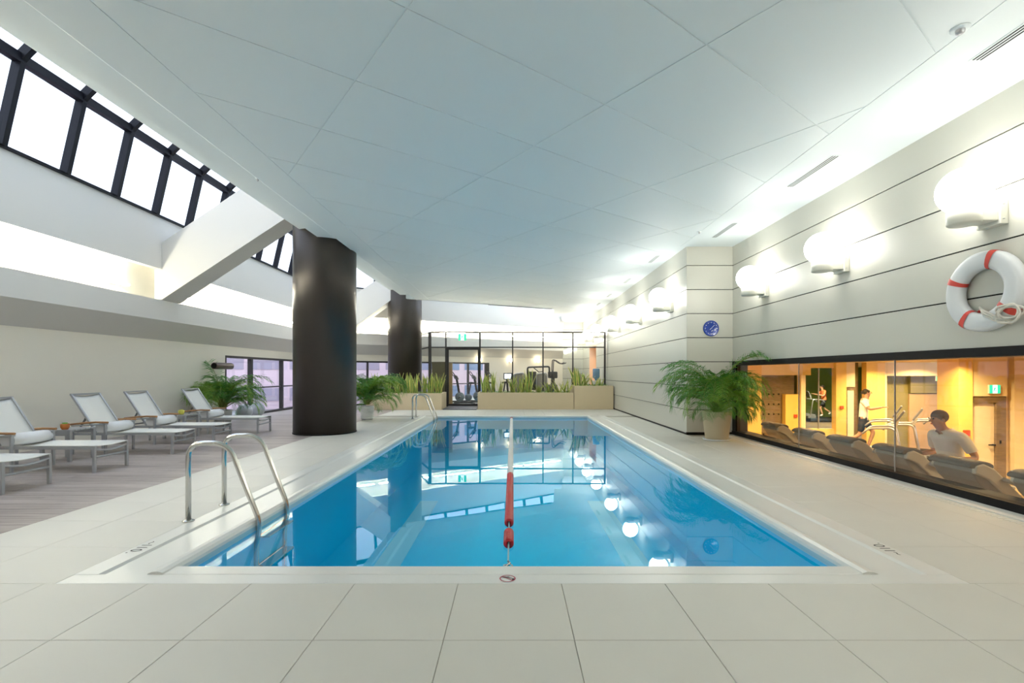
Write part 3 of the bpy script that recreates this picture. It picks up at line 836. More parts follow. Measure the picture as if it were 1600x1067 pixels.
MB().tube([(-0.02,0.10,-0.185),(-0.03,0.06,-0.165),(-0.02,0.02,-0.19)], 0.012, 6).build('red_strap', 'ringred', r)
ck = empty('wall_clock', (3.952, YP, 2.12)); tag(ck, 'round blue wall dial with white markings on the pier', 'clock')
mb = MB().lathe([(0,0),(0.155,0),(0.158,0.012),(0.150,0.026),(0.142,0.020),(0,0.020)], n=48); mb.v = [(x, -z, y) for x, y, z in mb.v]; mb.build('dial', 'clockblue', ck)
for k in range(24):
    a = k*math.pi/12; l_ = 0.022 if k % 2 == 0 else 0.010
    MB().bar((math.cos(a)*0.128,-0.0215,math.sin(a)*0.128), (math.cos(a)*(0.128-l_),-0.0215,math.sin(a)*(0.128-l_)), 0.002, 0.009 if k % 2 == 0 else 0.004, up=(-math.sin(a),0,math.cos(a))).build('tick', 'clockwhite', ck)
MB().bar((-0.03,-0.024,-0.03), (0.065,-0.024,0.065), 0.002, 0.006, up=(-0.7,0,0.7)).build('hand', 'clockwhite', ck)
MB().bar((0.0,-0.0225,-0.06), (0.03,-0.0225,-0.045), 0.002, 0.012, up=(0,0,1)).build('small_scale', 'clockwhite', ck)

# ================================================================== PALMS
def frond_mesh(az, el, L, droop, keep, nl=34, wl=0.30, mats=('stem','frond')):
    P = []; p = Vector((0,0,0)); N = 18
    for i in range(N+1):
        P.append(p.copy()); s = i/N
        e = el - droop*(s**1.7)
        p = p + Vector((math.cos(az)*math.cos(e), math.sin(az)*math.cos(e), math.sin(e)))*(L/N)
    mb = MB(); mb.tube(P, [0.008*(1-0.85*i/N)+0.001 for i in range(N+1)], 5, 0, False)
    for k in range(nl):
        s = 0.30 + 0.69*k/(nl-1); f = s*N; i = min(int(f), N-1); q = P[i].lerp(P[i+1], f-i)
        d = (P[i+1]-P[i]).normalized(); side = d.cross(Vector((0,0,1)))
        side = side.normalized() if side.length > 1e-3 else Vector((1,0,0)); nrm = side.cross(d).normalized()
        ll = wl*(0.4+0.6*L/1.3)*(0.30+0.70*math.sin(math.pi*min(1, (s-0.14)/0.92)))*random.uniform(0.85,1.12)
        for sg in (-1, 1):
            dr = (side*sg*0.74 + d*0.70 + nrm*0.30*random.uniform(0.2,1.4)).normalized()
            w = d*0.0062 + nrm*0.003
            m1 = q + dr*ll*0.5; tip = q + dr*ll - Vector((0,0,1))*ll*random.uniform(0.15,0.45)
            m1 = m1 + Vector((0,0,0.03*ll))
            mb.add([q-w*0.5, q+w*0.5, m1+w, tip, m1-w], [(0,1,2,4),(4,2,3)], 1)
    if keep: mb.v = [keep(Vector(v)) for v in mb.v]
    return mb.mesh('frond', list(mats))
def palm(loc, label, pot, fronds, keep=None, crown=0.5):
    r = empty('potted_palm', loc); tag(r, label, 'potted palm', 'potted areca palms by the pool')
    pot(r)
    kp = (lambda v: keep(v + Vector(loc) + Vector((0,0,crown))) - Vector(loc) - Vector((0,0,crown))) if keep else None
    for i, (az, el, L, dr, lt) in enumerate(fronds):
        m = frond_mesh(math.radians(az), math.radians(el), L, math.radians(dr), kp, mats=('stem', 'frondlight' if lt else 'frond'))
        link('frond', m, r, loc=(random.uniform(-0.05,0.05), random.uniform(-0.05,0.05), crown))
    return r
def pot_beige(r):
    MB().lathe([(0,0.02),(0.19,0.02),(0.20,0.03),(0.255,0.50),(0.262,0.51),(0.262,0.53),(0.24,0.53),(0.235,0.48),(0,0.48)], n=36).build('pot', 'potbeige', r)
    MB().lathe([(0,0),(0.235,0),(0.25,0.03),(0.24,0.03),(0.22,0.018),(0,0.018)], n=32).build('saucer', 'potwhite', r)
    MB().lathe([(0,0.505),(0.12,0.50),(0.236,0.49)], n=24).build('soil', 'soil', r)
    for k in range(7):
        a = k*0.9; MB().tube([(0.05*math.cos(a),0.05*math.sin(a),0.48),(0.09*math.cos(a),0.09*math.sin(a),0.80)], [0.014,0.008], 6).build('cane', 'stem', r)
def rnd_fronds(n, Lr, el=(25,85), dr=(60,150), az=None, seed=1):
    rs = random.Random(seed); out = []
    for i in range(n):
        a = (360*i/n + rs.uniform(-14,14)) if az is None else rs.uniform(*az)
        out.append((a, rs.uniform(*el), rs.uniform(*Lr), rs.uniform(*dr), rs.random() < 0.35))
    return out
def keepR(v):
    v.x = min(v.x, 4.35 - 0.02*math.sin(v.z*40)); 
    if v.x > XP - 0.02: v.y = min(v.y, YP-0.03)
    if v.x > XP-0.03 and v.y > YP-0.03: v.x = XP-0.04
    v.z = max(v.z, 0.03); return v
low = lambda az, s: rnd_fronds(12, (0.75,1.1), (28,62), (75,130), az, s)
fr_r = low((150,300), 41) + low((-95,20), 42) + rnd_fronds(15, (1.15,1.5), (66,86), (120,185), (150,290), 3) + rnd_fronds(12, (1.0,1.3), (66,86), (120,180), (-95,25), 5) + rnd_fronds(14, (0.5,0.75), (60,84), (90,150), None, 8) \
     + [(200,76,1.65,150,False), (185,80,1.6,190,False), (-20,84,1.75,125,False), (-50,82,1.6,110,False), (215,60,1.4,130,False), (235,66,1.5,165,False), (-60,72,1.35,150,True), (-75,70,1.25,170,True), (175,85,1.45,120,False), (205,58,1.35,190,True), (235,55,1.25,195,False), (190,60,1.4,175,False), (-55,58,1.1,190,True), (-80,56,1.15,190,True), (-110,58,1.1,190,False), (260,60,1.15,185,True)]
palm((3.76, 8.96, 0), 'areca palm in a beige pot before the clock pier', pot_beige, fr_r, keepR, 0.5)
def pot_left(r):
    MB().lathe([(0,0),(0.17,0),(0.20,0.30),(0.21,0.31),(0.21,0.34),(0.19,0.34),(0.185,0.30),(0,0.30)], n=30).build('pot', 'potwhite', r)
    MB().lathe([(0,0.315),(0.185,0.305)], n=20).build('soil', 'soil', r)
    for k in range(6):
        a = k*1.05; MB().tube([(0.04*math.cos(a),0.04*math.sin(a),0.3),(0.08*math.cos(a),0.08*math.sin(a),0.75)], [0.013,0.008], 6).build('cane', 'stem', r)
def keepL(v): v.x = max(v.x, XW+0.03); v.z = max(v.z, 0.02); return v
palm((-7.0, 11.75, 0), 'areca palm by the cream wall behind the farthest lounger', pot_left, low((-150,60), 43) + low((60,200), 46) + rnd_fronds(22, (1.05,1.4), (62,86), (120,185), None, 11) + rnd_fronds(14, (0.7,0.95), (50,80), (100,160), None, 14) + [(150,80,1.7,90,False),(10,70,1.5,120,False),(-20,72,1.35,160,True),(-70,66,1.2,175,True),(-100,70,1.2,185,True),(-120,70,1.2,185,True)], keepL, 0.38)
def pot_rib(r):
    prof_p = [(0,0),(0.13,0),(0.15,0.02)]
    for k in range(7): prof_p += [(0.155+0.003*k, 0.03+0.045*k), (0.166+0.003*k, 0.04+0.045*k), (0.166+0.003*k, 0.06+0.045*k), (0.155+0.003*k, 0.072+0.045*k)]
    prof_p += [(0.185,0.36),(0.17,0.36),(0.165,0.32),(0,0.32)]
    MB().lathe(prof_p, n=32).build('pot', 'potwhite', r); MB().lathe([(0,0.335),(0.165,0.325)], n=20).build('soil', 'soil', r)
palm((-3.86, 12.9, 0), 'areca palm in a ribbed white pot behind the near column', pot_rib, low((-90,90), 44) + low((90,270), 45) + rnd_fronds(24, (0.95,1.3), (60,86), (100,170), None, 21) + rnd_fronds(16, (0.6,0.9), (55,80), (80,150), None, 24) + [(-5,74,1.6,190,True),(15,76,1.55,180,False),(-15,70,1.45,180,True),(5,80,1.5,160,False),(25,72,1.4,150,False),(-30,70,1.35,170,True)], None, 0.40)

# ================================================================== PLANTERS
def planter(x0, x1, y0, y1, z, label):
    r = empty('planter', ((x0+x1)/2, y0, 0)); tag(r, label, 'planter')
    a = (x1-x0)/2; d = y1-y0
    for nm, bx in (('front', (-a,a,0,0.06)), ('back', (-a,a,d-0.06,d)), ('end', (-a,-a+0.06,0.06,d-0.06)), ('end', (a-0.06,a,0.06,d-0.06))):
        MB().box(bx[0],bx[1],bx[2],bx[3],0,z).build(nm, 'planter', r, 0.004)
    MB().box(-a+0.06,a-0.06,0.06,d-0.06,0.02,z-0.05).build('soil', 'soil', r)
    return r
planter(-4.9, -2.37, 16.25, 17.4, 0.56, 'long low beige planter left of the glass door')
planter(-1.19, 2.08, 16.55, 17.55, 0.57, 'long low beige planter right of the glass door')
planter(2.10, 3.43, 16.55, 17.75, 0.80, 'taller beige planter against the right wall')
def snake_leaf(h, w, lean, az, bend):
    n = 6; vs = []; fs = []; mi = []
    for i in range(n+1):
        s = i/n; off = lean*s + bend*s*s; ww = w*(0.75+0.5*math.sin(math.pi*min(1,s*0.9)))*(1-s**4)
        c = Vector((math.cos(az)*off, math.sin(az)*off, h*s)); t = Vector((-math.sin(az), math.cos(az), 0)); o = Vector((math.cos(az), math.sin(az), 0))*0.012
        for q, e in ((-1,1),(-0.45,0.2),(0,0),(0.45,0.2),(1,1)): vs.append(c + t*ww*q + o*e)
    mb = MB()
    for part, cols in ((0,(1,2)),(1,(0,3))):
        f = []
        for i in range(n):
            for j in cols: f.append((i*5+j, i*5+j+1, (i+1)*5+j+1, (i+1)*5+j))
        mb.add(vs, f, part, True)
    return mb.mesh('leaf', ['snakegreen','snakeyellow'])
rs = random.Random(5)
leafs = [snake_leaf(rs.uniform(0.45,0.72), rs.uniform(0.022,0.034), rs.uniform(0.02,0.16), rs.uniform(0,6.28), rs.uniform(-0.05,0.16)) for k in range(16)]
wide = [snake_leaf(rs.uniform(0.35,0.55), rs.uniform(0.022,0.032), rs.uniform(0.1,0.25), rs.uniform(0,6.28), rs.uniform(0.0,0.18)) for k in range(12)]
def snake(x, y, z, n, label, pool_, sc=1.0, nm='snake_plant'):
    r = empty(nm, (x, y, z)); tag(r, label, 'plant', 'yellow-edged leaf plants in the planters'); r.scale = (sc, sc, sc)
    for k in range(n):
        o = link('leaf', rs.choice(pool_), r, loc=(rs.uniform(-0.09,0.09), rs.uniform(-0.1,0.1), 0)); o.rotation_euler = (0, 0, rs.uniform(0,6.28))
on = ['first','second','third','fourth','fifth','sixth','seventh','eighth','ninth','tenth']
for i, x in enumerate((-4.75, -4.35, -3.98, -3.66, -3.38, -3.08, -2.80, -2.56)):
    snake(x, 16.72+0.1*(i%2), 0.51, 12, '%s yellow-green snake plant from the left in the planter left of the door' % on[i], leafs, 1.05)
for i, x in enumerate((-0.98, -0.72, -0.42, -0.02, 0.28, 0.56, 0.92, 1.25, 1.55, 1.86)):
    snake(x, 16.85+0.12*(i%2), 0.52, 9 if i % 3 else 12, '%s snake plant from the left in the planter right of the door' % on[i], leafs if i < 6 else wide, (0.95,1.1,0.8,0.95,0.9,1.2,0.6,0.75,0.95,0.95)[i])
for i, (x, s_) in enumerate(((2.28,1.3),(2.52,1.0),(2.85,0.7),(3.05,0.55))): snake(x, 16.95, 0.75, 11, '%s spiky green plant from the left in the taller planter' % on[i], wide, s_, 'spiky_plant')
def groundcover(x0, x1, y0, y1, z, n, label):
    m = MB()
    for k in range(n):
        c = Vector((rs.uniform(x0,x1), rs.uniform(y0,y1), z+rs.uniform(0,0.09))); a = rs.uniform(0,6.28); l_ = rs.uniform(0.03,0.07)
        d = Vector((math.cos(a), math.sin(a), rs.uniform(-0.2,0.7)))*l_; t = Vector((-math.sin(a), math.cos(a), 0))*l_*0.35
        m.add([c, c+d*0.5+t, c+d, c+d*0.5-t], [(0,1,2,3)])
    tag(m.build('ground_cover', 'cover'), label, 'plants', kind='stuff')
groundcover(-4.83,-2.45,16.32,17.3,0.50,700,'low leafy green cover in the planter left of the door')
groundcover(-1.1,2.0,16.62,17.45,0.51,1000,'low leafy green cover in the planter right of the door')
groundcover(2.18,3.35,16.62,17.6,0.74,420,'low leafy green cover in the taller planter')

# ================================================================== BALLS AND WALL TUBE
for x, y, lb in ((-7.22, 13.10, 'silver-grey exercise ball partly behind the palm'), (-7.27, 13.85, 'silver-grey exercise ball by the low window')):
    b = empty('exercise_ball', (x, y, 0)); tag(b, lb, 'exercise ball', 'silver exercise balls by the left wall')
    mb = MB().ball((0,0,0.2), 0.2, 32); mb.build('ball', 'ballgrey', b)
    MB().lathe([(0,0.006),(0.012,0.006),(0.012,0),(0,0)], (0.14,-0.142,0.2), 8).build('plug', 'midgrey', b)
ws = empty('wall_cylinder', (XW, 12.3, 1.41)); tag(ws, 'brown horizontal cylinder fixed to the wall above the palm', 'wall fitting')
mb = MB().tube([(0.27,-0.36,0),(0.27,0.36,0)], 0.082, 24); mb.build('barrel', 'brown', ws, 0.008)
for y in (-0.361, 0.361): 
    mb = MB().tube([(0.27,y-0.004,0),(0.27,y+0.004,0)], 0.066, 20); mb.build('end_disc', 'black', ws)
MB().box(0.0,0.20,-0.03,0.03,-0.03,0.03).build('bracket', 'brown', ws)

# ================================================================== GLASS PARTITION AND DOOR
GY = 17.95
gp = empty('window_6', (0, GY, 0)); tag(gp, 'black-framed glass partition behind the planters', kind='structure')
mx_ = [-3.05, -2.46, -1.205, 0.0, 1.12, 2.22, 3.40]
wd = [0.11, 0.055, 0.055, 0.045, 0.045, 0.045, 0.06]
for x, w_ in zip(mx_, wd): MB().box(x-w_/2, x+w_/2, -0.04, 0.04, 0, 2.75).build('mullion', 'darkframe', gp)
for i in range(6):
    a, b = mx_[i]+wd[i]/2, mx_[i+1]-wd[i+1]/2
    MB().box(a, b, -0.04, 0.04, 2.72, 2.76).build('top_rail', 'darkframe', gp); MB().box(a, b, -0.035, 0.035, 2.165, 2.205).build('transom', 'darkframe', gp)
    MB().box(a, b, -0.005, 0.005, 2.205, 2.72).build('pane', 'glass', gp)
    if i != 1:
        MB().box(a, b, -0.005, 0.005, 0.06, 2.165).build('pane', 'glass', gp); MB().box(a, b, -0.035, 0.035, 0.0, 0.06).build('bottom_rail', 'darkframe', gp)
A, B = Vector((-3.09,0,0)), Vector((-3.75,1.55,0))
for z0, z1, nm in ((2.72,2.76,'top_rail'),(2.165,2.205,'transom'),(0,0.06,'bottom_rail')): MB().bar(A+Vector((0,0,(z0+z1)/2)), B+Vector((0,0,(z0+z1)/2)), 0.06, z1-z0).build(nm, 'darkframe', gp)
for z0, z1 in ((0.06,2.165),(2.205,2.72)): MB().bar(A+Vector((0,0,(z0+z1)/2)), B+Vector((0,0,(z0+z1)/2)), 0.01, z1-z0).build('pane', 'glass', gp)
dr = empty('door_1', (-2.43, GY, 0)); tag(dr, 'dark-framed glass door between the two planters', kind='structure')
for nm, bx in (('jamb',(0,0.075,0,2.12)),('jamb',(1.145,1.195,0,2.12)),('head',(0,1.195,2.09,2.165)),('bottom_rail',(0.075,1.145,0.0,0.10))):
    MB().box(bx[0],bx[1],-0.035,0.035,bx[2],bx[3]).build(nm, 'darkframe', dr)
MB().box(0.075,1.145,-0.006,0.006,0.10,2.09).build('pane', 'glass', dr)
MB().tube(fillet([(1.10,-0.03,0.85),(1.10,-0.08,0.85),(1.10,-0.08,1.25),(1.10,-0.03,1.25)],0.02,3), 0.012, 8).build('handle', 'steel', dr)
pbx = empty('wood_screen', (-2.31, GY+0.15, 0)); tag(pbx, 'narrow light wood screen just inside the glass door', 'screen')
MB().box(-0.07,0.07,0,0.04,0,1.62).build('board', 'tan', pbx, 0.004); MB().box(-0.09,0.09,-0.04,0.08,0,0.03).build('foot', 'darkframe', pbx)
pq = empty('partition_board', (-2.77, GY+0.35, 0)); tag(pq, 'olive-brown standing board behind the glass left of the door', 'screen')
MB().box(-0.27,0.27,0,0.03,0.05,1.66).build('board', 'oliveboard', pq); MB().box(-0.28,0.28,-0.05,0.08,0,0.05).build('foot', 'darkframe', pq)
tag(MB().box(-2.35,-1.21,16.3,GY-0.05,-0.002,0.03).build('trim_5', 'midgrey', bevel=0.004), 'grey threshold step leading to the glass door', kind='structure')
def exit_sign(loc, rz, w, h, label, rod=0.0):
    r = empty('exit_sign', loc, rz); tag(r, label, 'exit sign')
    MB().box(-w/2,w/2,0,0.03,0,h).build('case', 'lampwhite', r)
    MB().box(-w/2+0.004,w/2-0.004,-0.002,0,0.004,h-0.004).build('green_field', 'signgreen', r)
    MB().box(-w*0.2,w*0.2,-0.004,-0.002,0.008,h-0.008).build('doorway', 'signwhite', r)
    m = MB(); s = h
    m.ball((0.02*s/0.3,-0.005,s*0.78), s*0.07, 10, sy=0.2)
    m.bar((0.0,-0.005,s*0.68), (-0.02,-0.005,s*0.42), 0.003, s*0.13); m.bar((-0.02,-0.005,s*0.45), (s*0.14,-0.005,s*0.30), 0.003, s*0.09); m.bar((s*0.14,-0.005,s*0.32), (s*0.12,-0.005,s*0.12), 0.003, s*0.08)
    m.bar((-0.02,-0.005,s*0.45), (-s*0.2,-0.005,s*0.22), 0.003, s*0.09); m.bar((0,-0.005,s*0.64), (s*0.2,-0.005,s*0.5), 0.003, s*0.06); m.bar((0,-0.005,s*0.64), (-s*0.2,-0.005,s*0.6), 0.003, s*0.06)
    m.build('running_figure', 'signgreen', r)
    if rod: MB().tube([(0,0.015,h),(0,0.015,h+rod)], 0.008, 6).build('rod', 'lampwhite', r)
exit_sign((-1.86, 18.0, 2.44), 0, 0.30, 0.26, 'green and white exit sign above the glass door', 0.03)
# ================================================================== MACHINES BEHIND THE GLASS PARTITION
def bike(loc, rz, label):
    r = empty('exercise_bike', loc, rz); tag(r, label, 'exercise bike', 'upright exercise bikes behind the glass door')
    MB().box(-0.42,-0.36,-0.2,0.2,0,0.05).build('foot', 'darkgrey', r); MB().box(0.36,0.42,-0.2,0.2,0,0.05).build('foot', 'darkgrey', r)
    MB().box(-0.38,0.38,-0.035,0.035,0.03,0.10).build('base_beam', 'darkgrey', r)
    d = MB().lathe([(0,-0.06),(0.15,-0.06),(0.185,-0.03),(0.185,0.03),(0.15,0.06),(0,0.06)], n=28); d.v = [(x+0.15, z, y+0.30) for x, y, z in d.v]
    h = d.build('flywheel_cover', 'bikegrey', r)
    d = MB().lathe([(0,-0.065),(0.04,-0.065),(0.04,0.065),(0,0.065)], n=14); d.v = [(x+0.15, z, y+0.30) for x, y, z in d.v]; d.build('hub', 'alu', h)
    d = MB().lathe([(0,-0.05),(0.12,-0.05),(0.15,0),(0.12,0.05),(0,0.05)], n=24); d.v = [(x-0.2, z, y+0.27) for x, y, z in d.v]; d.build('rear_cover', 'bikegrey', r)
    MB().bar((0.17,0,0.42), (0.28,0,1.02), 0.07, 0.09).build('mast', 'darkgrey', r)
    MB().bar((-0.2,0,0.35), (-0.29,0,0.80), 0.05, 0.05).build('seat_post', 'darkgrey', r)
    MB().prism([(-0.16,0.80),(-0.42,0.80),(-0.44,0.86),(-0.30,0.885),(-0.16,0.86)], -0.10, 0.10, 'y').build('saddle', 'darkgrey', r, 0.015)
    c = MB().prism([(0.20,0.98),(0.34,1.00),(0.40,1.16),(0.28,1.14)], -0.13, 0.13, 'y').build('console', 'midgrey', r, 0.01)
    for s in (-1, 1): MB().tube(fillet([(0.28,s*0.06,1.02),(0.36,s*0.20,1.12),(0.48,s*0.17,1.29),(0.48,0,1.29)],0.05,4), 0.018, 8).build('handlebar', 'darkgrey', r)
    for s in (-1, 1): MB().bar((0.15,s*0.07,0.30), (0.15+s*0.10,s*0.12,0.24), 0.03, 0.03).build('crank', 'darkgrey', r)
bike((-1.95, 19.3, 0), math.radians(198), 'leftmost grey exercise bike behind the glass door')
bike((-1.30, 20.0, 0), math.radians(198), 'exercise bike at the right side of the glass door')
bike((-0.60, 20.7, 0), math.radians(198), 'third exercise bike, right of the glass door over the planter')
r = empty('recumbent_bike', (-0.05, 19.3, 0)); tag(r, 'dark recumbent machine with a bright screen behind the planter', 'exercise machine')
MB().box(-0.5,0.6,-0.08,0.08,0.05,0.2).build('base', 'darkgrey', r); MB().bar((-0.12,0,0.2), (-0.18,0,1.0), 0.08, 0.08).build('mast', 'darkgrey', r)
sc = MB().obox(Matrix.Translation((-0.14,-0.02,1.11)) @ Euler((math.radians(-15),0,0)).to_matrix().to_4x4(), 0.34, 0.04, 0.26).build('monitor', 'darkgrey', r)
MB().obox(Matrix.Translation((-0.14,-0.046,1.112)) @ Euler((math.radians(-15),0,0)).to_matrix().to_4x4(), 0.26, 0.006, 0.19).build('display', 'screen', sc)
MB().box(0.25,0.55,-0.2,0.2,0.35,0.43).build('seat', 'darkgrey', r, 0.02); MB().bar((0.55,0,0.4), (0.66,0,0.95), 0.34, 0.06).build('seat_back', 'darkgrey', r); MB().box(0.34,0.44,-0.05,0.05,0.2,0.36).build('seat_post', 'darkgrey', r)
MB().tube([(-0.16,-0.24,0.82),(-0.16,0,0.86),(-0.16,0.24,0.82)], 0.02, 8).build('handlebar', 'darkgrey', r)
def strength(loc, rz, label, arch):
    r = empty('weight_machine', loc, rz); tag(r, label, 'weight machine', 'weight machines behind the glass partition')
    prof_s = [(-0.21,0.05),(0.21,0.05),(0.21,1.10),(0.15,1.22),(-0.12,1.22),(-0.21,1.14)]
    MB().prism(prof_s, -0.03, 0.03, 'y').build('stack_shroud', 'shellside', r, 0.02)
    MB().tube(fillet([(-0.20,-0.05,0.05),(-0.20,-0.05,1.20),(0.22,-0.05,1.24),(0.22,-0.05,0.05)],0.1,5), 0.025, 8).build('shroud_frame', 'alu', r)
    MB().box(-0.3,0.3,-0.1,0.7,0,0.05).build('base', 'darkgrey', r)
    MB().box(-0.14,0.14,0.04,0.16,0.1,0.9).build('weight_stack', 'darkgrey', r)
    MB().box(-0.18,0.18,0.36,0.66,0.42,0.50).build('seat', 'darkgrey', r, 0.02); MB().box(-0.05,0.05,0.45,0.55,0.05,0.42).build('seat_post', 'darkgrey', r)
    MB().box(-0.16,0.16,0.26,0.33,0.52,1.02).build('back_pad', 'darkgrey', r, 0.02); MB().box(-0.04,0.04,0.16,0.28,0.05,0.9).build('upright', 'darkgrey', r)
    if arch:
        MB().tube(fillet([(-0.55,0.1,0.05),(-0.55,0.1,1.47),(0.33,0.1,1.50),(0.33,0.1,1.1)],0.08,4), 0.035, 8).build('overhead_frame', 'darkgrey', r)
        MB().box(-0.52,-0.2,0.05,0.16,0.55,1.30).build('lever_block', 'darkgrey', r, 0.02); MB().tube([(-0.3,0.1,1.45),(-0.1,0.02,1.28),(0.06,0.02,1.30)], 0.02, 6).build('lever', 'darkgrey', r)
strength((0.24, 19.6, 0), 0.1, 'grey weight machine behind the planter right of the bright screen', False)
strength((1.15, 19.5, 0), 0.0, 'grey weight machine with overhead frame behind the middle planter', True)
strength((2.58, 19.4, 0), 0.15, 'grey weight machine behind the taller planter', False)
r = empty('elliptical_trainer', (1.75, 20.8, 0), 0.2); tag(r, 'dark elliptical trainer with tall handles behind the planter', 'exercise machine')
MB().box(-0.7,0.7,-0.12,0.12,0.03,0.14).build('base', 'darkgrey', r); MB().box(-0.25,0.15,-0.13,0.13,0.14,0.75).build('drive_housing', 'midgrey', r, 0.05)
MB().bar((-0.05,0,0.7), (-0.02,0,1.25), 0.12, 0.16).build('mast', 'darkgrey', r); MB().box(-0.22,0.14,-0.16,0.16,1.02,1.3).build('console', 'darkgrey', r, 0.04)
for s in (-1, 1):
    MB().tube(fillet([(0.0,s*0.22,0.5),(-0.15+0.2*(s>0),s*0.24,1.35),(-0.12+0.2*(s>0),s*0.24,1.85),(0.22+0.2*(s>0),s*0.22,1.62),(0.42+0.2*(s>0),s*0.18,1.68)],0.15,6), 0.022, 8).build('handle', 'darkgrey', r)
    MB().bar((-0.2,s*0.2,0.3), (0.65,s*0.2,0.25), 0.10, 0.05).build('pedal_arm', 'darkgrey', r)
r = empty('water_dispenser', (3.22, 18.75, 0)); tag(r, 'white water dispenser with a blue bottle by the right wall', 'water dispenser')
MB().box(-0.15,0.15,-0.15,0.15,0,0.95).build('cabinet', 'potwhite', r, 0.015)
MB().lathe([(0,0.95),(0.05,0.95),(0.05,1.0),(0.135,1.06),(0.135,1.16),(0.128,1.18),(0.135,1.20),(0.135,1.38),(0.11,1.41),(0,1.41)], n=24).build('bottle', 'bluebottle', r)
MB().box(-0.09,0.09,-0.17,-0.15,0.62,0.80).build('tap_panel', 'midgrey', r)

# ================================================================== FITNESS ROOM BEHIND THE LONG WINDOW
GF = -1.15; GC = 1.55; BY = 14.5
def bx(px): return (px-801)*BY/760.0          # place along the back wall
gfm = MB().box(XR+0.25, 19, -3, 27, GF-0.1, GF)
tag(gfm.build('floor', 'gymfloor'), 'dark floor of the sunken fitness room', kind='structure')
gcm = MB().box(XR+0.25, 19, -3, 27, GC, GC+0.1)
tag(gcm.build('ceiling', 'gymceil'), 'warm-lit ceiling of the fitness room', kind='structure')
sw = MB().box(XR+0.02, XR+0.25, -3, YP, GF-0.1, -0.01); sw.box(XR+0.25, 14, -3.2, -3, GF, GC); sw.box(13.9, 14, -3, 9.5, GF, GC); sw.box(XR+0.02, XR+0.25, YP+0.2, BY+0.2, GF, GC)
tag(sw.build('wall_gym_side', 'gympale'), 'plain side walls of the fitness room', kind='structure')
# right part: pale wall with a door, yellow pier at its left end
wa = MB().box(8.91, 9.66, 9.5, 9.7, 0.775, GC); wa.box(9.80, 14, 9.5, 9.7, GF, GC); wa.box(9.66, 9.80, 9.62, 9.7, GF, GC)
tag(wa.build('wall_gym_door', 'gympale'), 'pale wall with a dark-framed door in the fitness room', kind='structure')
tag(MB().box(8.64, 8.91, 9.42, 9.9, GF, GC).build('trim_6', 'gymyellow'), 'yellow pier beside the fitness-room door', kind='structure')
d2 = empty('door_2', (8.91, 9.6, GF)); tag(d2, 'pale door in a dark wooden frame inside the fitness room', kind='structure')
MB().box(0,0.75,-0.08,0.05,1.80,1.925).build('head', 'gymwood', d2); MB().box(0.56,0.75,-0.08,0.05,0,1.80).build('jamb', 'gymwood', d2)
lf = MB().box(0.0,0.56,-0.03,0.02,0,1.80).build('leaf', 'doorleaf', d2); MB().bar((0.42,-0.07,0.97), (0.55,-0.07,0.97), 0.02, 0.02).build('handle', 'black', lf); MB().bar((0.535,-0.07,0.97), (0.535,-0.03,0.97), 0.02, 0.02).build('handle_stem', 'black', lf)
MB().box(0.62,0.65,-0.09,-0.08,1.0,1.06).build('lock', 'black', d2)
exit_sign((9.38, 9.46, 0.83), 0, 0.22, 0.17, 'green exit sign over the fitness-room door')
# back wall in pieces
wbk = MB()
def wp(a, b, z0, z1, m, y=BY, parent=None, nm='wall_piece'): return MB().box(bx(a), bx(b), y, y+0.2, z0, z1).build(nm, m, parent)
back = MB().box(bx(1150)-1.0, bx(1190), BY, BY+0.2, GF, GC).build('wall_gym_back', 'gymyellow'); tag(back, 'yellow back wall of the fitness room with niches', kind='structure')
wp(1190,1254,1.17,GC,'gympale',BY,back); wp(1226,1247,GF,0.60,'gymyellow',BY-0.05,back); wp(1226,1247,0.60,1.17,'gymwood',BY+0.2,back)
wp(1247,1254,GF,1.17,'gympale',BY-0.15,back); wp(1254,1267,GF,1.17,'gymwood',BY+0.25,back); wp(1254,1267,1.17,GC,'gymyellow',BY,back)
wp(1267,1303,1.385,GC,'gymyellow',BY,back); wp(1267,1303,GF,-0.43,'gymyellow',BY,back); wp(1303,1319,GF,GC,'gymyellow',BY-0.1,back)
wp(1319,1336,0.82,GC,'gympale',BY,back); wp(1319,1326,GF,0.82,'gymwood',BY+0.05,back); wp(1326,1336,GF,0.72,'doorleaf',BY+0.05,back); wp(1326,1336,0.72,0.82,'gymwood',BY+0.04,back)
wp(1336,1344,GF,GC,'gymolive',BY+0.3,back); wp(1344,1352,GF,1.0,'gymwood',BY+0.3,back); wp(1344,1352,1.0,GC,'gymolive',BY+0.3,back)
wp(1352,1381,GF,GC,'gymyellow',BY-0.05,back)
wp(1381,1560,1.15,GC,'gympale',BY,back,'light_valance'); wp(1381,1440,GF,1.15,'gymolive',BY+0.5,back); wp(1440,1560,0.62,1.15,'gymolive',BY+0.4,back); wp(1440,1560,GF,0.60,'tan',BY+0.45,back); wp(1381,1386,GF,1.15,'gympale',BY,back)  # olive pieces colour in what the mirror here reflects
nf = MB().box(bx(1279.6), bx(1280.8), BY+0.02, BY+0.06, -0.43, 1.385); nf.build('glazing_bar', 'alu', back)
exit_sign((bx(1467), BY-0.02, 1.0), 0, 0.19, 0.14, 'small solid copy standing in for the mirrored exit sign on the back wall')  # solid sign added for the door sign's mirror image
cw = empty('climbing_board', ((bx(1190)+bx(1226))/2, BY+0.12, GF)); tag(cw, 'dark wooden board dotted with bolt holes in a niche', 'board')
hw = (bx(1226)-bx(1190))/2
for k in range(6): MB().box(-hw+0.01,hw-0.01,0.0,0.03,0.39*k+0.003,0.39*k+0.387).build('plank', 'gymwood', cw)
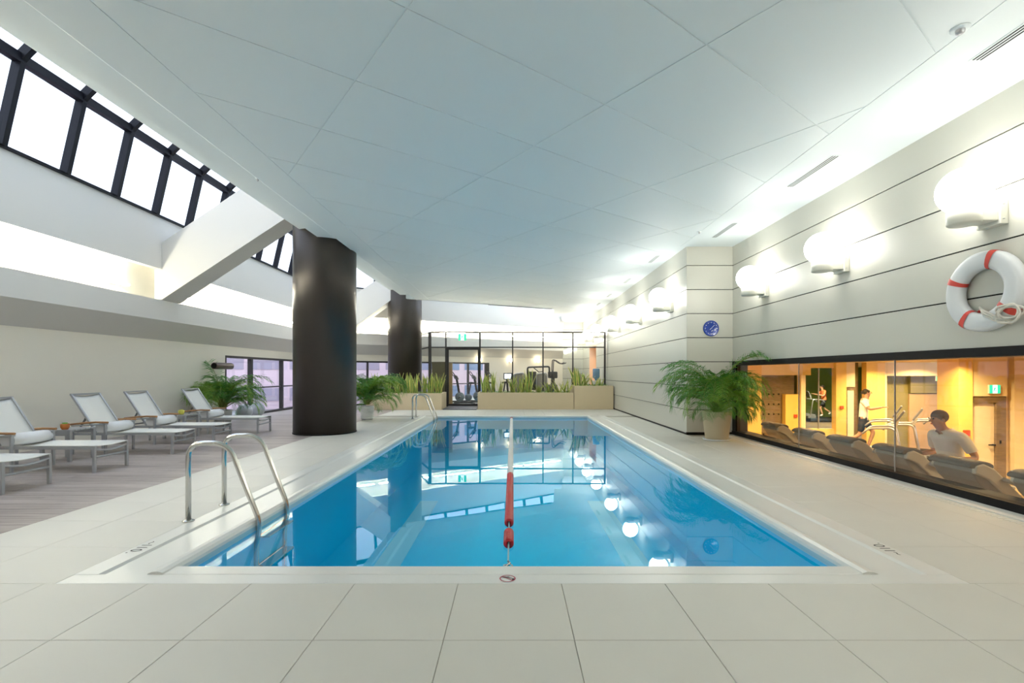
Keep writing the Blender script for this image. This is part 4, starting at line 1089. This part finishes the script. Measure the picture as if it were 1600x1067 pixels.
for i in range(4):
    for k in range(5):
        d = MB().lathe([(0,0),(0.022,0),(0.022,0.02),(0,0.02)], n=8); d.v = [(x-hw+0.12+0.15*i, -z, y+0.55+0.3*k) for x, y, z in d.v]; d.build('bolt', 'black', cw)
for px, z, y, lb in ((1241, -0.04, BY-0.09, 'small red box on the yellow panel beside the climbing board'), (1311, 0.22, BY-0.14, 'small red box on the yellow pier beside the green opening')):
    rb_ = empty('alarm_box', (bx(px), y, z)); tag(rb_, lb, 'alarm box'); MB().box(-0.05,0.05,0,0.04,-0.045,0.045).build('case', 'redbox', rb_, 0.006); MB().box(-0.02,0.02,-0.004,0,-0.02,0.02).build('button', 'ringred', rb_)
rb_ = empty('alarm_box', (8.775, 9.38, 0.07)); tag(rb_, 'red box on the yellow pier beside the fitness-room door', 'alarm box'); MB().box(-0.058,0.058,0,0.04,-0.058,0.058).build('case', 'redbox', rb_, 0.006); MB().box(-0.02,0.02,-0.004,0,-0.03,0.0).build('button', 'ringred', rb_)
# green room built solid behind the opening, in place of a mirror reflection
gr = MB().box(7.5, 19, 26.5, 26.7, GF, GC); gr.box(18.8, 19, BY+0.6, 26.5, GF, GC); gr.box(7.3, 7.5, BY+0.6, 26.7, GF, GC)
tag(gr.build('wall_mirror_view', 'gymgreen'), 'green walls added to stand in for the room reflected in a mirror', kind='structure')
def downlight(x, y, label, w=GYMW, c=(1.0,0.70,0.34)):
    r = empty('downlight', (x, y, GC)); tag(r, label, 'downlight', 'recessed downlights of the fitness room')
    MB().lathe([(0.10,0),(0.10,-0.012),(0.085,-0.012),(0.085,0)], n=20).build('trim_ring', 'lampwhite', r)
    MB().lathe([(0,-0.006),(0.085,-0.006)], n=20).build('lens', 'downlight', r)
    L = bpy.data.lights.new('downlight_bulb', 'AREA'); L.shape = 'DISK'; L.size = 0.17; L.energy = w; L.color = c; L.spread = math.radians(150)
    o = bpy.data.objects.new('bulb', L); o.parent = r; o.location = (0,0,-0.02); col.objects.link(o)
k = 0
for x, y in ((6.5,2.5),(6.5,4.6),(6.5,6.8),(6.3,10.2),(8.2,4.0),(8.2,6.8),(8.3,8.9),(6.6,12.6),(8.6,12.9),(10.6,13.6),(12.0,13.8),(9.6,10.9),(11.5,8.0),(10,5.5)):
    downlight(x, y, 'round ceiling downlight in the fitness room', GYMW*(0.35 if k < 3 else 1.0)); k += 1
for x, y in ((11.5,18.0),(14.5,22.5)): downlight(x, y, 'round downlight added to light the built-out mirror view', GYMW*2.2, (1.0,0.9,0.55))  # lamps added for the room that replaces the mirror reflection

downlight(4.3, 21.1, 'round downlight in the peach alcove', 5.0, (1.0,0.62,0.36)); bpy.data.objects['downlight.016'].location.z = 2.38
def hood_treadmill(x, y, label):
    r = empty('treadmill', (x, y, GF)); tag(r, label, 'treadmill', 'treadmills lined up along the fitness-room window')
    out = [(0.0,1.34),(0.02,1.40),(0.10,1.425),(0.22,1.365),(0.37,1.215),(0.53,1.04),(0.72,0.80),(0.88,0.52),(1.0,0.30),(1.0,0.2),(0.72,0.2),(0.62,0.48),(0.46,0.78),(0.25,1.05),(0.06,1.24)]
    MB().prism(out, -0.24, 0.24, 'y', 0, False).build('hood', 'shellside', r, 0.012)
    for s in (-1, 1):
        rim = [(0.0,1.33),(0.02,1.41),(0.10,1.435),(0.22,1.378),(0.37,1.228),(0.54,1.05),(0.735,0.80),(0.90,0.52),(1.02,0.30),(0.90,0.30),(0.80,0.50),(0.63,0.75),(0.46,0.965),(0.30,1.13),(0.15,1.27),(0.06,1.31)]
        MB().prism(rim, s*0.24-0.028, s*0.24+0.028, 'y', 0, False).build('side_rim', 'shell', r, 0.016)
    cp = MB()
    n = 10; pr = [(0.09+0.13*math.cos(t)*1.0, 1.40+0.055*math.sin(t)) for t in [math.pi*(-0.1+1.2*k/n) for k in range(n+1)]]
    MB().prism(pr, -0.255, 0.255, 'y', 0, True).build('console_cap', 'cap', r, 0.01)
    MB().box(0.02,0.06,-0.06,0.06,1.447,1.457).build('badge', 'tan', r)
    MB().box(0.6,2.3,-0.33,0.33,0.03,0.19).build('deck', 'darkgrey', r, 0.02); MB().box(0.95,2.28,-0.23,0.23,0.19,0.2).build('belt', 'black', r)
    for s in (-1, 1): MB().tube(fillet([(0.28,s*0.29,1.28),(0.75,s*0.31,1.08),(1.0,s*0.31,1.05)],0.1,4), 0.022, 8).build('handrail', 'alu', r)
ho = ['farthest', 'second farthest', 'middle left', 'middle right', 'nearest whole', 'right-edge']
for i, y in enumerate((9.05, 8.02, 7.11, 6.18, 5.30, 4.42)):
    hood_treadmill(4.78, y, ['farthest grey rounded treadmill front, next to the palm', 'second grey rounded treadmill front from the palm', 'third grey rounded treadmill front from the palm',
        'grey rounded treadmill front that the man in white walks on', 'largest grey rounded treadmill front fully in view', 'grey rounded treadmill front cut by the right picture edge'][i])
def back_treadmill(x, y, rz, label, z=GF):
    r = empty('treadmill', (x, y, z), rz); tag(r, label, 'treadmill', 'treadmills at the back of the fitness room')
    MB().box(-1.6,0.1,-0.33,0.33,0.03,0.18).build('deck', 'darkgrey', r, 0.02); MB().box(-1.55,-0.25,-0.23,0.23,0.18,0.19).build('belt', 'black', r)
    MB().prism([(-0.2,0.18),(0.2,0.18),(0.24,0.30),(0.05,0.42),(-0.16,0.36)], -0.32, 0.32, 'y').build('motor_cover', 'midgrey', r, 0.02)
    for s in (-1, 1):
        MB().tube(fillet([(0.12,s*0.31,0.2),(-0.02,s*0.33,1.12),(-0.5,s*0.31,1.08),(-0.62,s*0.31,0.95)],0.12,5), 0.024, 8).build('handrail', 'alu', r)
    MB().obox(Matrix.Translation((0.06,0,1.36)) @ Euler((0,math.radians(32),0)).to_matrix().to_4x4(), 0.045, 0.42, 0.34).build('console', 'midgrey', r, 0.015)
    for s in (-1, 1): MB().bar((-0.02,s*0.2,1.1), (0.05,s*0.17,1.34), 0.05, 0.04).build('console_arm', 'alu', r)
RT = math.radians(-40)
back_treadmill(8.95, 11.35, RT, 'front treadmill of the row behind the man in white'); back_treadmill(10.0, 12.1, RT, 'second treadmill of the row behind the man in white')
back_treadmill(11.5, 13.1, RT, 'third treadmill of the row behind the man in white'); back_treadmill(10.25, 13.05, RT, 'treadmill that the woman in the pale top runs on')
back_treadmill(12.25, 13.55, RT, 'rearmost treadmill of the row behind the man in white')
back_treadmill(14.6, 24.0, math.pi, 'treadmill built for the mirror image of the woman in orange')  # belongs to the reflected scene, modelled as a solid machine

# ================================================================== PEOPLE
def skin_mesh(nodes, edges, root, sub=2):
    names_ = list(nodes); idx = {n: i for i, n in enumerate(names_)}
    me = bpy.data.meshes.new('skin'); me.from_pydata([nodes[n][0] for n in names_], [(idx[a], idx[b]) for a, b in edges], [])
    o = bpy.data.objects.new('skin', me); col.objects.link(o)
    o.modifiers.new('s', 'SKIN').use_smooth_shade = True
    for i, n in enumerate(names_):
        sv = me.skin_vertices[0].data[i]; rr = nodes[n][1]
        sv.radius = rr if isinstance(rr, tuple) else (rr, rr); sv.use_root = (n == root)
    sb = o.modifiers.new('u', 'SUBSURF'); sb.levels = sub; sb.render_levels = sub
    bpy.context.view_layer.update()
    out = bpy.data.meshes.new_from_object(o.evaluated_get(bpy.context.evaluated_depsgraph_get()))
    bpy.data.objects.remove(o)
    for p in out.polygons: p.use_smooth = True
    return out
def joined(meshes, name, m):
    bm = bmesh.new()
    for me in meshes: bm.from_mesh(me)
    out = bpy.data.meshes.new(name); bm.to_mesh(out); bm.free()
    out.materials.clear(); out.materials.append(MATS[m])
    for p in out.polygons: p.use_smooth = True; p.material_index = 0
    return out
def person(loc, rz, H, pose, shirt, shorts, hair, label, longhair):
    """pose: joints in metres for a 1.7 m figure, x forward, y left, z up"""
    k = H/1.7; J = {n: Vector(v)*k for n, v in pose.items()}
    r = empty('person', loc, rz); tag(r, label, 'person')
    R = {'pelvis':(0.13,0.10),'spine':(0.115,0.09),'chest':(0.135,0.10),'neck':0.052,'jaw':0.062,'head':(0.082,0.092),'crown':0.055,
         'shL':0.058,'elL':0.042,'wrL':0.028,'shR':0.058,'elR':0.042,'wrR':0.028,'hipL':0.088,'knL':0.056,'anL':0.038,'toL':0.034,'hipR':0.088,'knR':0.056,'anR':0.038,'toR':0.034}
    nd = {n: (tuple(J[n]), tuple(x*k for x in R[n]) if isinstance(R[n], tuple) else R[n]*k) for n in R}
    ed = [('pelvis','spine'),('spine','chest'),('chest','neck'),('neck','jaw'),('jaw','head'),('head','crown')]
    for s in 'LR': ed += [('chest','sh'+s),('sh'+s,'el'+s),('el'+s,'wr'+s),('pelvis','hip'+s),('hip'+s,'kn'+s),('kn'+s,'an'+s),('an'+s,'to'+s)]
    parts = [skin_mesh(nd, ed, 'pelvis')]
    f = (J['crown']-J['jaw']).normalized(); fw = Vector((1,0,0)); fw = (fw - f*fw.dot(f)).normalized(); sd = f.cross(fw)
    hc = J['head']
    mb = MB(); mb.ball(tuple(hc+fw*0.088*k-f*0.012*k), 0.018*k, 10); 
    for s in (-1, 1): mb.ball(tuple(hc+sd*s*0.080*k-f*0.01*k), 0.024*k, 10, sx=0.6)
    parts.append(mb.mesh('n', 'skin'))
    for s in 'LR':      # hands: palm and five bent fingers
        w = J['wr'+s]; d = (w - J['el'+s]).normalized(); up = Vector((0,0,1)); a = d.cross(up).normalized(); b = a.cross(d)
        hn = {'w': (tuple(w-d*0.01*k), 0.026*k), 'p': (tuple(w+d*0.06*k), (0.036*k,0.018*k))}; he = [('w','p')]
        parts.append(skin_mesh(hn, he, 'w', 1))
        for q, ln in ((-1.5,0.052),(-0.5,0.066),(0.5,0.07),(1.5,0.06)):
            base = w + d*0.075*k + a*q*0.018*k
            fn = {'a': (tuple(base), 0.0095*k), 'b': (tuple(base+d*ln*0.5*k-b*0.008*k), 0.009*k), 'c': (tuple(base+d*ln*0.8*k-b*0.034*k), 0.008*k)}
            parts.append(skin_mesh(fn, [('a','b'),('b','c')], 'a', 1))
        base = w + d*0.03*k + a*0.03*k
        parts.append(skin_mesh({'a': (tuple(base),0.012*k), 'b': (tuple(base+d*0.025*k+a*0.02*k),0.010*k), 'c': (tuple(base+d*0.05*k+a*0.025*k-b*0.015*k),0.008*k)}, [('a','b'),('b','c')], 'a', 1))
    link('body', joined(parts, 'body', 'skin'), r)
    segs = [('pelvis','spine','shirt',0,1),('spine','chest','shirt',0,1),('chest','neck','shirt',0,0.62),('pelvis','pelvis','shorts',0,1),('neck','jaw','',0,1),('jaw','head','',0,1),('head','crown','',0,1)]
    for s in 'LR': segs += [('chest','sh'+s,'shirt',0,1),('sh'+s,'el'+s,'shirt',0,0.68),('el'+s,'wr'+s,'',0,1),('pelvis','hip'+s,'shorts',0,1),('hip'+s,'kn'+s,'shorts',0,0.72),('kn'+s,'an'+s,'',0,1),('an'+s,'to'+s,'shoe',-0.4,1.5)]
    body = parts[0]; cls = []
    for v in body.vertices:
        best = (9, '')
        for A_, B_, c_, t0, t1 in segs:
            a_, b_ = J[A_], J[B_]; ab = b_-a_
            t = 0.0 if ab.length < 1e-6 else (v.co-a_).dot(ab)/ab.length_squared
            tc_ = max(0, min(1, t)); d_ = (v.co-(a_+ab*tc_)).length
            r_ = lambda n: (R[n][0] if isinstance(R[n], tuple) else R[n])*k
            d_ -= 0.6*(r_(A_)*(1-tc_)+r_(B_)*tc_)
            if d_ < best[0]: best = (d_, c_ if t0 <= t <= t1 or ab.length < 1e-6 or (t < 0 and t0 == 0) else '')
        c_ = best[1]
        if c_ == 'shirt' and v.co.z < J['pelvis'].z - 0.02*k: c_ = 'shorts'
        if c_ == 'shorts' and v.co.z > J['pelvis'].z + 0.05*k: c_ = 'shirt'
        cls.append(c_)
    for nm_, m_, grow in (('shirt', shirt, 0.016), ('shorts', shorts, 0.014), ('shoe', 'shirtwhite', 0.012)):
        keep_f = [p for p in body.polygons if any(cls[i] == nm_ for i in p.vertices)]
        ids = sorted({i for p in keep_f for i in p.vertices}); rm = {i: q for q, i in enumerate(ids)}
        cm = bpy.data.meshes.new(nm_)
        cm.from_pydata([tuple(body.vertices[i].co + body.vertices[i].normal*grow*k) for i in ids], [], [tuple(rm[i] for i in p.vertices) for p in keep_f])
        cm.materials.append(MATS[m_])
        for p in cm.polygons: p.use_smooth = True
        if nm_ == 'shoe':
            cm['pair'] = 1
        link(nm_ if nm_ != 'shoe' else 'shoes', cm, r)
    hb = MB(); hb.ball(tuple(hc+f*0.028*k-fw*0.030*k), 0.094*k, 18, sx=0.98, sy=0.94, sz=0.92)
    if longhair: hb.ball(tuple(hc-fw*0.11*k+f*0.02*k), 0.05*k, 12)
    hb.build('hair', hair, r)
    fb_ = MB()
    for s in (-1, 1): fb_.ball(tuple(hc+fw*0.079*k+sd*s*0.032*k+f*0.012*k), 0.010*k, 8)
    fb_.box(*(0,0,0,0,0,0)) if False else None
    fb_.build('eyes', 'ink', r)
    m = MB(); m.ball(tuple(hc+fw*0.078*k-f*0.055*k), 0.018*k, 8, sx=0.4, sz=0.3); m.build('mouth', 'ringred', r)
def base_pose(**kw):
    p = {'pelvis':(0,0,0.93),'spine':(0.01,0,1.12),'chest':(0.02,0,1.32),'neck':(0.02,0,1.46),'jaw':(0.04,0,1.53),'head':(0.045,0,1.61),'crown':(0.03,0,1.68),
         'shL':(0.02,0.18,1.40),'shR':(0.02,-0.18,1.40),'elL':(-0.06,0.24,1.15),'elR':(-0.06,-0.24,1.15),'wrL':(0.15,0.20,1.08),'wrR':(0.15,-0.20,1.08),
         'hipL':(0,0.09,0.88),'hipR':(0,-0.09,0.88),'knL':(0.10,0.10,0.50),'knR':(-0.02,-0.10,0.50),'anL':(0.08,0.10,0.09),'anR':(-0.22,-0.10,0.16),'toL':(0.20,0.11,0.04),'toR':(-0.10,-0.11,0.06)}
    p.update(kw); return p
man = base_pose(spine=(0.05,0,1.12), chest=(0.10,0,1.31), neck=(0.15,0,1.44), jaw=(0.20,0,1.50), head=(0.22,0,1.575), crown=(0.21,0,1.65), shL=(0.10,0.20,1.38), shR=(0.10,-0.20,1.38), elL=(0.0,0.29,1.12), elR=(0.0,-0.29,1.12), wrL=(0.24,0.24,1.10), wrR=(0.24,-0.24,1.10))
person((5.62, 6.18, GF+0.2), math.pi, 1.72, man, 'shirtwhite', 'shortsdark', 'hairgrey', 'man in a white T-shirt walking on a treadmill by the window', False)
run = base_pose(chest=(0.05,0,1.32), neck=(0.07,0,1.46), jaw=(0.09,0,1.53), head=(0.10,0,1.61), crown=(0.08,0,1.68), elL=(0.10,0.25,1.16), elR=(0.16,-0.25,1.18), wrL=(0.36,0.16,1.22), wrR=(0.42,-0.16,1.24), knL=(0.22,0.10,0.55), anL=(0.10,0.10,0.16), toL=(0.22,0.11,0.10), knR=(-0.06,-0.10,0.48), anR=(-0.36,-0.10,0.28), toR=(-0.30,-0.11,0.18))
person((9.72, 13.49, GF+0.19), RT, 1.74, run, 'shirtwhite', 'shortsdark', 'hairdark', 'woman in a pale top and dark shorts running on a treadmill', True)
person((15.35, 24.0, GF+0.19), math.pi*0.95, 1.60, run, 'shirtorange', 'shortsdark', 'hairdark', 'mirror image of a woman in an orange top, built as a running figure', True)  # reflected runner, modelled as a solid figure beyond the opening
